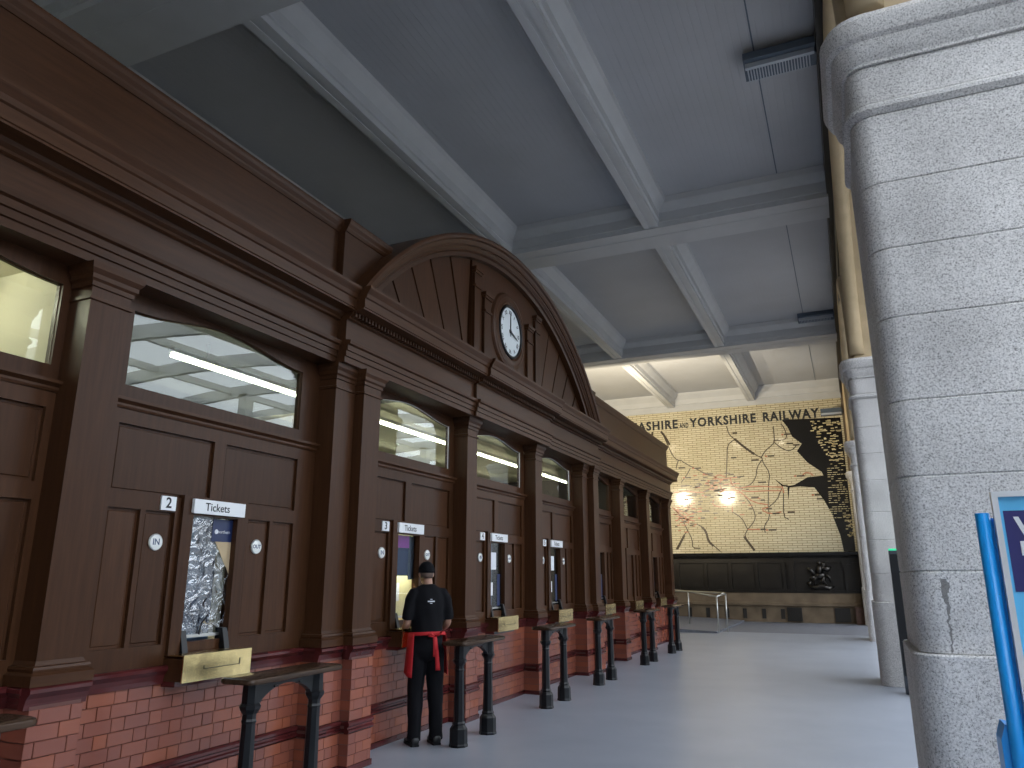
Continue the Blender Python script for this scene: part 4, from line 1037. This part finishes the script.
def poster_glyph(ch, x0, x1, z0, z1):
    me = text_mesh(ch, 1.0, depth=.001, bold=.05)
    X = [v.co.x for v in me.vertices]; Y = [v.co.y for v in me.vertices]
    mx, Mx, my, My = min(X), max(X), min(Y), max(Y)
    for v in me.vertices:
        v.co = Vector((x0 + (v.co.x - mx) / (Mx - mx) * (x1 - x0), 2.779 - v.co.z * .5, z0 + (v.co.y - my) / (My - my) * (z1 - z0))) - world_off(ps)
    me.materials.clear(); me.materials.append(M_PAPER); link('poster_lettering', me, ps)
poster_glyph('W', .4785, .56, 1.768, 1.826); poster_glyph('n', .4865, .53, 1.708, 1.752)
at(G().prism([(.36, 0), (1.14, 0), (1.14, 1.1), (1.10, 1.16), (.46, 1.16), (.435, 1.205), (.375, 1.215), (.36, 1.17)], 'y', 2.765 + .04, 2.90), 'blue_holder', M_BLUEPOLE, ps)
at(G().box(.30, 1.2, 2.62, 3.05, 0, .04), 'foot_plate', M_IRON, ps)
at(G().box(1.06, 1.10, 2.80, 2.84, 0.02, 1.84), 'rear_post', M_BLUEPOLE, ps)

# ================================================================== PERSON
def skin_mesh(chains, voxel=.011, extra=None, smooth_it=6, cut=None):
    """chains of (x,y,z,r) grown with a Skin modifier, fused with a voxel remesh"""
    out = bmesh.new()
    for ch in chains:
        me = bpy.data.meshes.new('sk'); me.from_pydata([c[:3] for c in ch], [(i, i + 1) for i in range(len(ch) - 1)], [])
        o = bpy.data.objects.new('sk', me); col.objects.link(o)
        md = o.modifiers.new('s', 'SKIN'); md.use_smooth_shade = True
        for i, c in enumerate(ch):
            r = c[3] if isinstance(c[3], tuple) else (c[3], c[3])
            me.skin_vertices[0].data[i].radius = r
        me.skin_vertices[0].data[0].use_root = True
        sd = o.modifiers.new('d', 'SUBSURF'); sd.levels = 2; sd.render_levels = 2
        dg = bpy.context.evaluated_depsgraph_get(); dg.update()
        e = bpy.data.meshes.new_from_object(o.evaluated_get(dg)); out.from_mesh(e)
        bpy.data.objects.remove(o); bpy.data.meshes.remove(me); bpy.data.meshes.remove(e)
    if extra:
        for c, r in extra:
            b0 = bmesh.ops.create_icosphere(out, subdivisions=3, radius=1.0)
            for v in b0['verts']: v.co = Vector((v.co.x * r[0] + c[0], v.co.y * r[1] + c[1], v.co.z * r[2] + c[2]))
    me = bpy.data.meshes.new('fused'); out.to_mesh(me); out.free()
    o = bpy.data.objects.new('fused', me); col.objects.link(o)
    rm = o.modifiers.new('r', 'REMESH'); rm.mode = 'VOXEL'; rm.voxel_size = voxel; rm.use_smooth_shade = True
    sm = o.modifiers.new('m', 'SMOOTH'); sm.iterations = smooth_it; sm.factor = .5
    dg = bpy.context.evaluated_depsgraph_get(); dg.update()
    e = bpy.data.meshes.new_from_object(o.evaluated_get(dg))
    bpy.data.objects.remove(o); bpy.data.meshes.remove(me)
    if cut:
        bm = bmesh.new(); bm.from_mesh(e)
        for co, no in cut:
            bmesh.ops.bisect_plane(bm, geom=bm.verts[:] + bm.edges[:] + bm.faces[:], plane_co=co, plane_no=no, clear_outer=True)
        bm.to_mesh(e); bm.free()
    for p in e.polygons: p.use_smooth = True
    return e

MAN = empty('person', (-4.10, 7.06, 0), math.radians(46))
tag(MAN, 'person in black cap and T-shirt with red apron tied behind, at the lit ticket window', 'person')
HX, HY, HZ = -.015, .035, 1.665
SH = lambda s: [(s * .03, -.01, 1.46, .06), (s * .10, -.015, 1.47, .055), (s * .16, -.012, 1.445, .052), (s * .205, -.027, 1.30, .047), (s * .22, -.012, 1.16, .042), (s * .21, .10, 1.115, .041), (s * .18, .20, 1.10, .031), (s * .17, .245, 1.095, .03)]
LEG = lambda s: [(s * .05, 0, .96, .10), (s * .09, 0, .90, .09), (s * .10, .01, .70, .075), (s * .102, .015, .50, .056), (s * .105, -.01, .34, .054), (s * .108, -.02, .10, .036), (s * .112, .03, .05, .034), (s * .118, .12, .035, .028)]
TOR = [(0, 0, .93, (.11, .09)), (0, 0, 1.05, (.12, .085)), (0, 0, 1.2, (.13, .09)), (0, -.01, 1.34, (.14, .09)), (0, -.015, 1.45, (.09, .07)), (-.003, -.01, 1.53, (.052, .055)), (-.008, .01, 1.59, (.054, .06)), (HX, HY, 1.64, (.06, .07))]
fingers = []
for s in (-1, 1):
    px, py, pz = s * .165, .27, 1.095
    fingers.append([(s * .175, .24, 1.095, (.035, .018)), (px, .29, pz, (.04, .016)), (px, .315, pz, (.036, .014))])
    for j, ln in enumerate((.06, .072, .068, .052)):
        x = px + s * (-.03 + j * .02)
        fingers.append([(x, .305, pz, .009), (x, .305 + ln * .55, pz + .012, .0085), (x, .305 + ln, pz - .004, .007)])
    fingers.append([(px - s * .02, .26, pz + .005, .011), (px - s * .05, .285, pz + .012, .010), (px - s * .058, .315, pz + .01, .008)])
head = [((HX, HY, HZ + .015), (.074, .094, .108)), ((HX, HY + .03, HZ - .055), (.055, .062, .06)), ((HX, HY + .098, HZ - .015), (.014, .02, .024)), ((HX - .076, HY - .005, HZ - .01), (.010, .02, .032)), ((HX + .076, HY - .005, HZ - .01), (.010, .02, .032)),
        ((HX, HY + .085, HZ + .03), (.055, .012, .01)), ((HX, HY + .088, HZ - .058), (.022, .008, .007)), ((HX, HY + .075, HZ - .095), (.025, .02, .018))]
body = skin_mesh([TOR, SH(-1), SH(1), LEG(-1), LEG(1)] + fingers, .009, head)
body.materials.clear(); body.materials.append(M_SKIN); link('body', body, MAN)
for s in (-1, 1):
    g = G(); g.lathe([(.002, HY + .076), (.011, HY + .08), (.011, HY + .085), (.004, HY + .09)], n=10, axis='x', c3=(0, 0))
    g.v = [(HX + s * .03 + b_, a_, HZ + .012 + c_ * .6) for a_, b_, c_ in g.v]
    g.obj('eye', M_ENAMEL, MAN, True)
def cloth(shapes, voxel=.012, smooth_it=6, cuts=()):
    """overlapping closed shapes fused to one cloth surface, then cut open at the hems"""
    g = G()
    for q in shapes: g.add(q.v, q.f)
    me = mesh_of('cloth', g.v, g.f)
    o = bpy.data.objects.new('cloth', me); col.objects.link(o)
    rm = o.modifiers.new('r', 'REMESH'); rm.mode = 'VOXEL'; rm.voxel_size = voxel
    sm = o.modifiers.new('m', 'SMOOTH'); sm.iterations = smooth_it; sm.factor = .5
    dg = bpy.context.evaluated_depsgraph_get(); dg.update()
    e = bpy.data.meshes.new_from_object(o.evaluated_get(dg))
    bpy.data.objects.remove(o); bpy.data.meshes.remove(me)
    # folds: shallow displacement along the normal
    for v in e.vertices:
        c = v.co; d = .004 * math.sin(c.z * 23 + c.x * 19) * math.sin(c.x * 31 - c.z * 9 + c.y * 17)
        v.co = c + v.normal * d
    bm = bmesh.new(); bm.from_mesh(e)
    for co, no in cuts:
        bmesh.ops.bisect_plane(bm, geom=bm.verts[:] + bm.edges[:] + bm.faces[:], plane_co=co, plane_no=no, clear_outer=True)
    bm.to_mesh(e); bm.free()
    for p in e.polygons: p.use_smooth = True
    return e
def oval(rows, n=28):
    return G().loft([[(cx + rx * math.cos(2 * PI * k / n), cy + ry * math.sin(2 * PI * k / n), z) for k in range(n)] for cx, cy, rx, ry, z in rows])
sl = [G().tube([(s * .08, -.015, 1.46), (s * .15, -.012, 1.455), (s * .19, -.02, 1.39), (s * .208, -.028, 1.29), (s * .215, -.022, 1.20)], [.065, .072, .066, .062, .062], 18) for s in (-1, 1)]
shirt = cloth([oval([(0, 0, .160, .125, .99), (0, 0, .163, .128, 1.05), (0, 0, .166, .126, 1.13), (0, -.005, .172, .126, 1.22), (0, -.01, .182, .128, 1.32), (0, -.013, .186, .122, 1.40), (0, -.013, .175, .108, 1.46), (0, -.01, .15, .096, 1.505), (0, -.005, .098, .08, 1.535), (0, 0, .072, .07, 1.555)])] + sl, .012, 5)
shirt.materials.clear(); shirt.materials.append(M_BLACKCLOTH); sh_o = link('t_shirt', shirt, MAN)
lg = [G().tube([(s * .07, 0, .99), (s * .085, 0, .90), (s * .098, .01, .72), (s * .104, .012, .52), (s * .108, -.008, .33), (s * .112, -.018, .12), (s * .113, -.012, .045)], [.085, .10, .097, .083, .076, .068, .072], 18) for s in (-1, 1)]
tr = cloth([oval([(0, 0, .155, .118, 1.06), (0, 0, .165, .13, .98), (0, -.008, .172, .138, .90), (0, -.004, .155, .12, .83), (0, 0, .10, .09, .80)])] + lg, .012, 4)
tr.materials.clear(); tr.materials.append(M_TROUSER); link('trousers', tr, MAN)
for s in (-1, 1):
    g = G(); rows = [(-.085, .034, .0), (-.07, .042, .0), (0, .046, .0), (.07, .052, 0), (.13, .052, 0), (.17, .044, 0), (.20, .022, 0)]
    hts = [.08, .10, .11, .085, .065, .055, .03]
    rings = []
    for (yy, w, _), h in zip(rows, hts):
        cx = s * (.112 + .06 * max(0, yy))
        rings.append([(cx + w * math.cos(t), yy, max(0.0, h / 2 + h / 2 * math.sin(t) * 1.0)) for t in [2 * PI * k / 14 for k in range(14)]])
    o = g.loft(rings).obj('shoe', M_SHOE, MAN, True)
    G().loft([[(s * (.112 + .06 * max(0, yy)) + w * 1.03 * sgn, yy, z) for z, sgn in ((0, -1), (0, 1), (.018, 1), (.018, -1))] for yy, w, _ in rows]).obj('sole', M_INK, o)
# apron
def ell(a, rx, ry, z): return (rx * math.sin(a), ry * math.cos(a), z)
def sheet(fn, na, nb, th=.004):
    v = []; f = []
    for i in range(na + 1):
        for j in range(nb + 1): v.append(Vector(fn(i / na, j / nb)))
    n = len(v); w = nb + 1
    for q in list(v):
        d = Vector((q.x, q.y, 0)); d = d.normalized() * th if d.length > 1e-6 else Vector((0, th, 0)); v.append(q + d)
    for i in range(na):
        for j in range(nb):
            a = i * w + j; f.append((a, a + 1, a + w + 1, a + w)); f.append((n + a, n + a + w, n + a + w + 1, n + a + 1))
    for i in range(na):
        for j in (0, nb): a = i * w + j; f.append((a, a + w, n + a + w, n + a))
    for j in range(nb):
        for i in (0, na): a = i * w + j; f.append((a, a + 1, n + a + 1, n + a))
    return G().add(v, f)
ap = empty('apron', (0, 0, 0)); ap.parent = MAN
def skirt(u, v_):
    a = math.radians(-125 + 225 * u)
    drop = .42 - .05 * math.sin(u * PI)
    z = 1.065 - drop * v_
    flare = 1 + .13 * v_ + .03 * math.sin(a * 9) * v_
    return ell(a, .195 * flare, .165 * flare, z)
o = sheet(skirt, 44, 10).obj('apron_skirt', M_RED, ap, True)
o = sheet(lambda u, v_: ell(2 * PI * u, .184, .146, 1.075 - .035 * v_ - .012 * math.cos(2 * PI * u)), 40, 2, .006).obj('waist_tie', M_RED, ap, True)
kx = .03
g = G().tube([(kx, -.165, 1.045), (kx + .04, -.185, 1.06), (kx + .075, -.175, 1.085), (kx + .03, -.17, 1.05)], [.01, .016, .012, .008], 8)
g.tube([(kx, -.165, 1.045), (kx - .04, -.18, 1.07), (kx - .06, -.175, 1.05), (kx - .01, -.17, 1.04)], [.01, .015, .012, .008], 8)
g.obj('bow', M_RED, ap, True)
for dx, ln, lean in ((.0, .20, .015), (.03, .33, .035)):
    g = G()
    P = [(kx + dx * .3 + lean * t, -.17 - .012 * math.sin(t * 3), 1.045 - ln * t) for t in [i / 8 for i in range(9)]]
    v = [(p[0] - .016 - .008 * i / 8, p[1], p[2]) for i, p in enumerate(P)] + [(p[0] + .016 + .008 * i / 8, p[1], p[2]) for i, p in enumerate(P)]
    v += [(a_, b_ - .004, c_) for a_, b_, c_ in v]
    f = []
    for i in range(8): f += [(i, i + 1, 9 + i + 1, 9 + i), (18 + i, 27 + i, 28 + i, 19 + i), (i, 18 + i, 19 + i, i + 1), (9 + i, 10 + i, 28 + i, 27 + i)]
    f += [(0, 9, 27, 18), (8, 26, 35, 17)]
    g.add(v, f).obj('hanging_tie', M_RED, ap, True)
# cap worn backwards-style: crown, peak to the front, strap gap behind
cap = empty('cap', (0, 0, 0)); cap.parent = MAN
rings = []
for i in range(9):
    t = PI / 2 * i / 8
    rings.append([(HX + .084 * math.cos(t) * math.cos(2 * PI * k / 24), HY - .004 + .104 * math.cos(t) * math.sin(2 * PI * k / 24), HZ + .035 + .092 * math.sin(t)) for k in range(24)])
rings.insert(0, [(HX + .083 * math.cos(2 * PI * k / 24), HY - .004 + .103 * math.sin(2 * PI * k / 24), HZ + .008) for k in range(24)])
rings[-1] = [(HX + .004 * math.cos(2 * PI * k / 24), HY + .004 * math.sin(2 * PI * k / 24), HZ + .128) for k in range(24)]
G().loft(rings).obj('crown', M_BLACKCLOTH, cap, True)
pk = []
for d, z in ((0, HZ + .022), (.03, HZ + .02), (.06, HZ + .012), (.075, HZ + .004)):
    pk.append([(HX + .078 * math.sin(a) * (1 - d * 1.5), HY + .092 * math.cos(a) + d, z + th) for th in (0, .006) for a in ([math.radians(q) for q in range(-60, 61, 12)] if th == 0 else [math.radians(q) for q in range(60, -61, -12)])])
G().loft(pk).obj('peak', M_BLACKCLOTH, cap, True)
# cropped hair below the cap and the small white print between the shoulders
hr_ = G().loft([[(HX + r * math.sin(a), HY - .004 - rr * math.cos(a), z) for a in [math.radians(q) for q in range(-95, 96, 10)]] + [(HX + (r - .012) * math.sin(a), HY - .004 - (rr - .012) * math.cos(a), z) for a in [math.radians(q) for q in range(95, -96, -10)]] for r, rr, z in ((.062, .080, HZ - .05), (.072, .092, HZ - .025), (.078, .098, HZ + .012))])
hr_.obj('cropped_hair', plain('dark_cropped_hair', (0.10, 0.065, 0.05), rough=0.8), MAN, True)
g = G()
BY = -.150
for x, z, w, h in ((-.005, 1.405, .02, .007), (-.005, 1.385, .07, .012), (-.005, 1.366, .022, .006)):
    g.box(x - w / 2, x + w / 2, BY - .004, BY + .02, z - h / 2, z + h / 2)
g.obj('back_print', M_PAPER, sh_o)
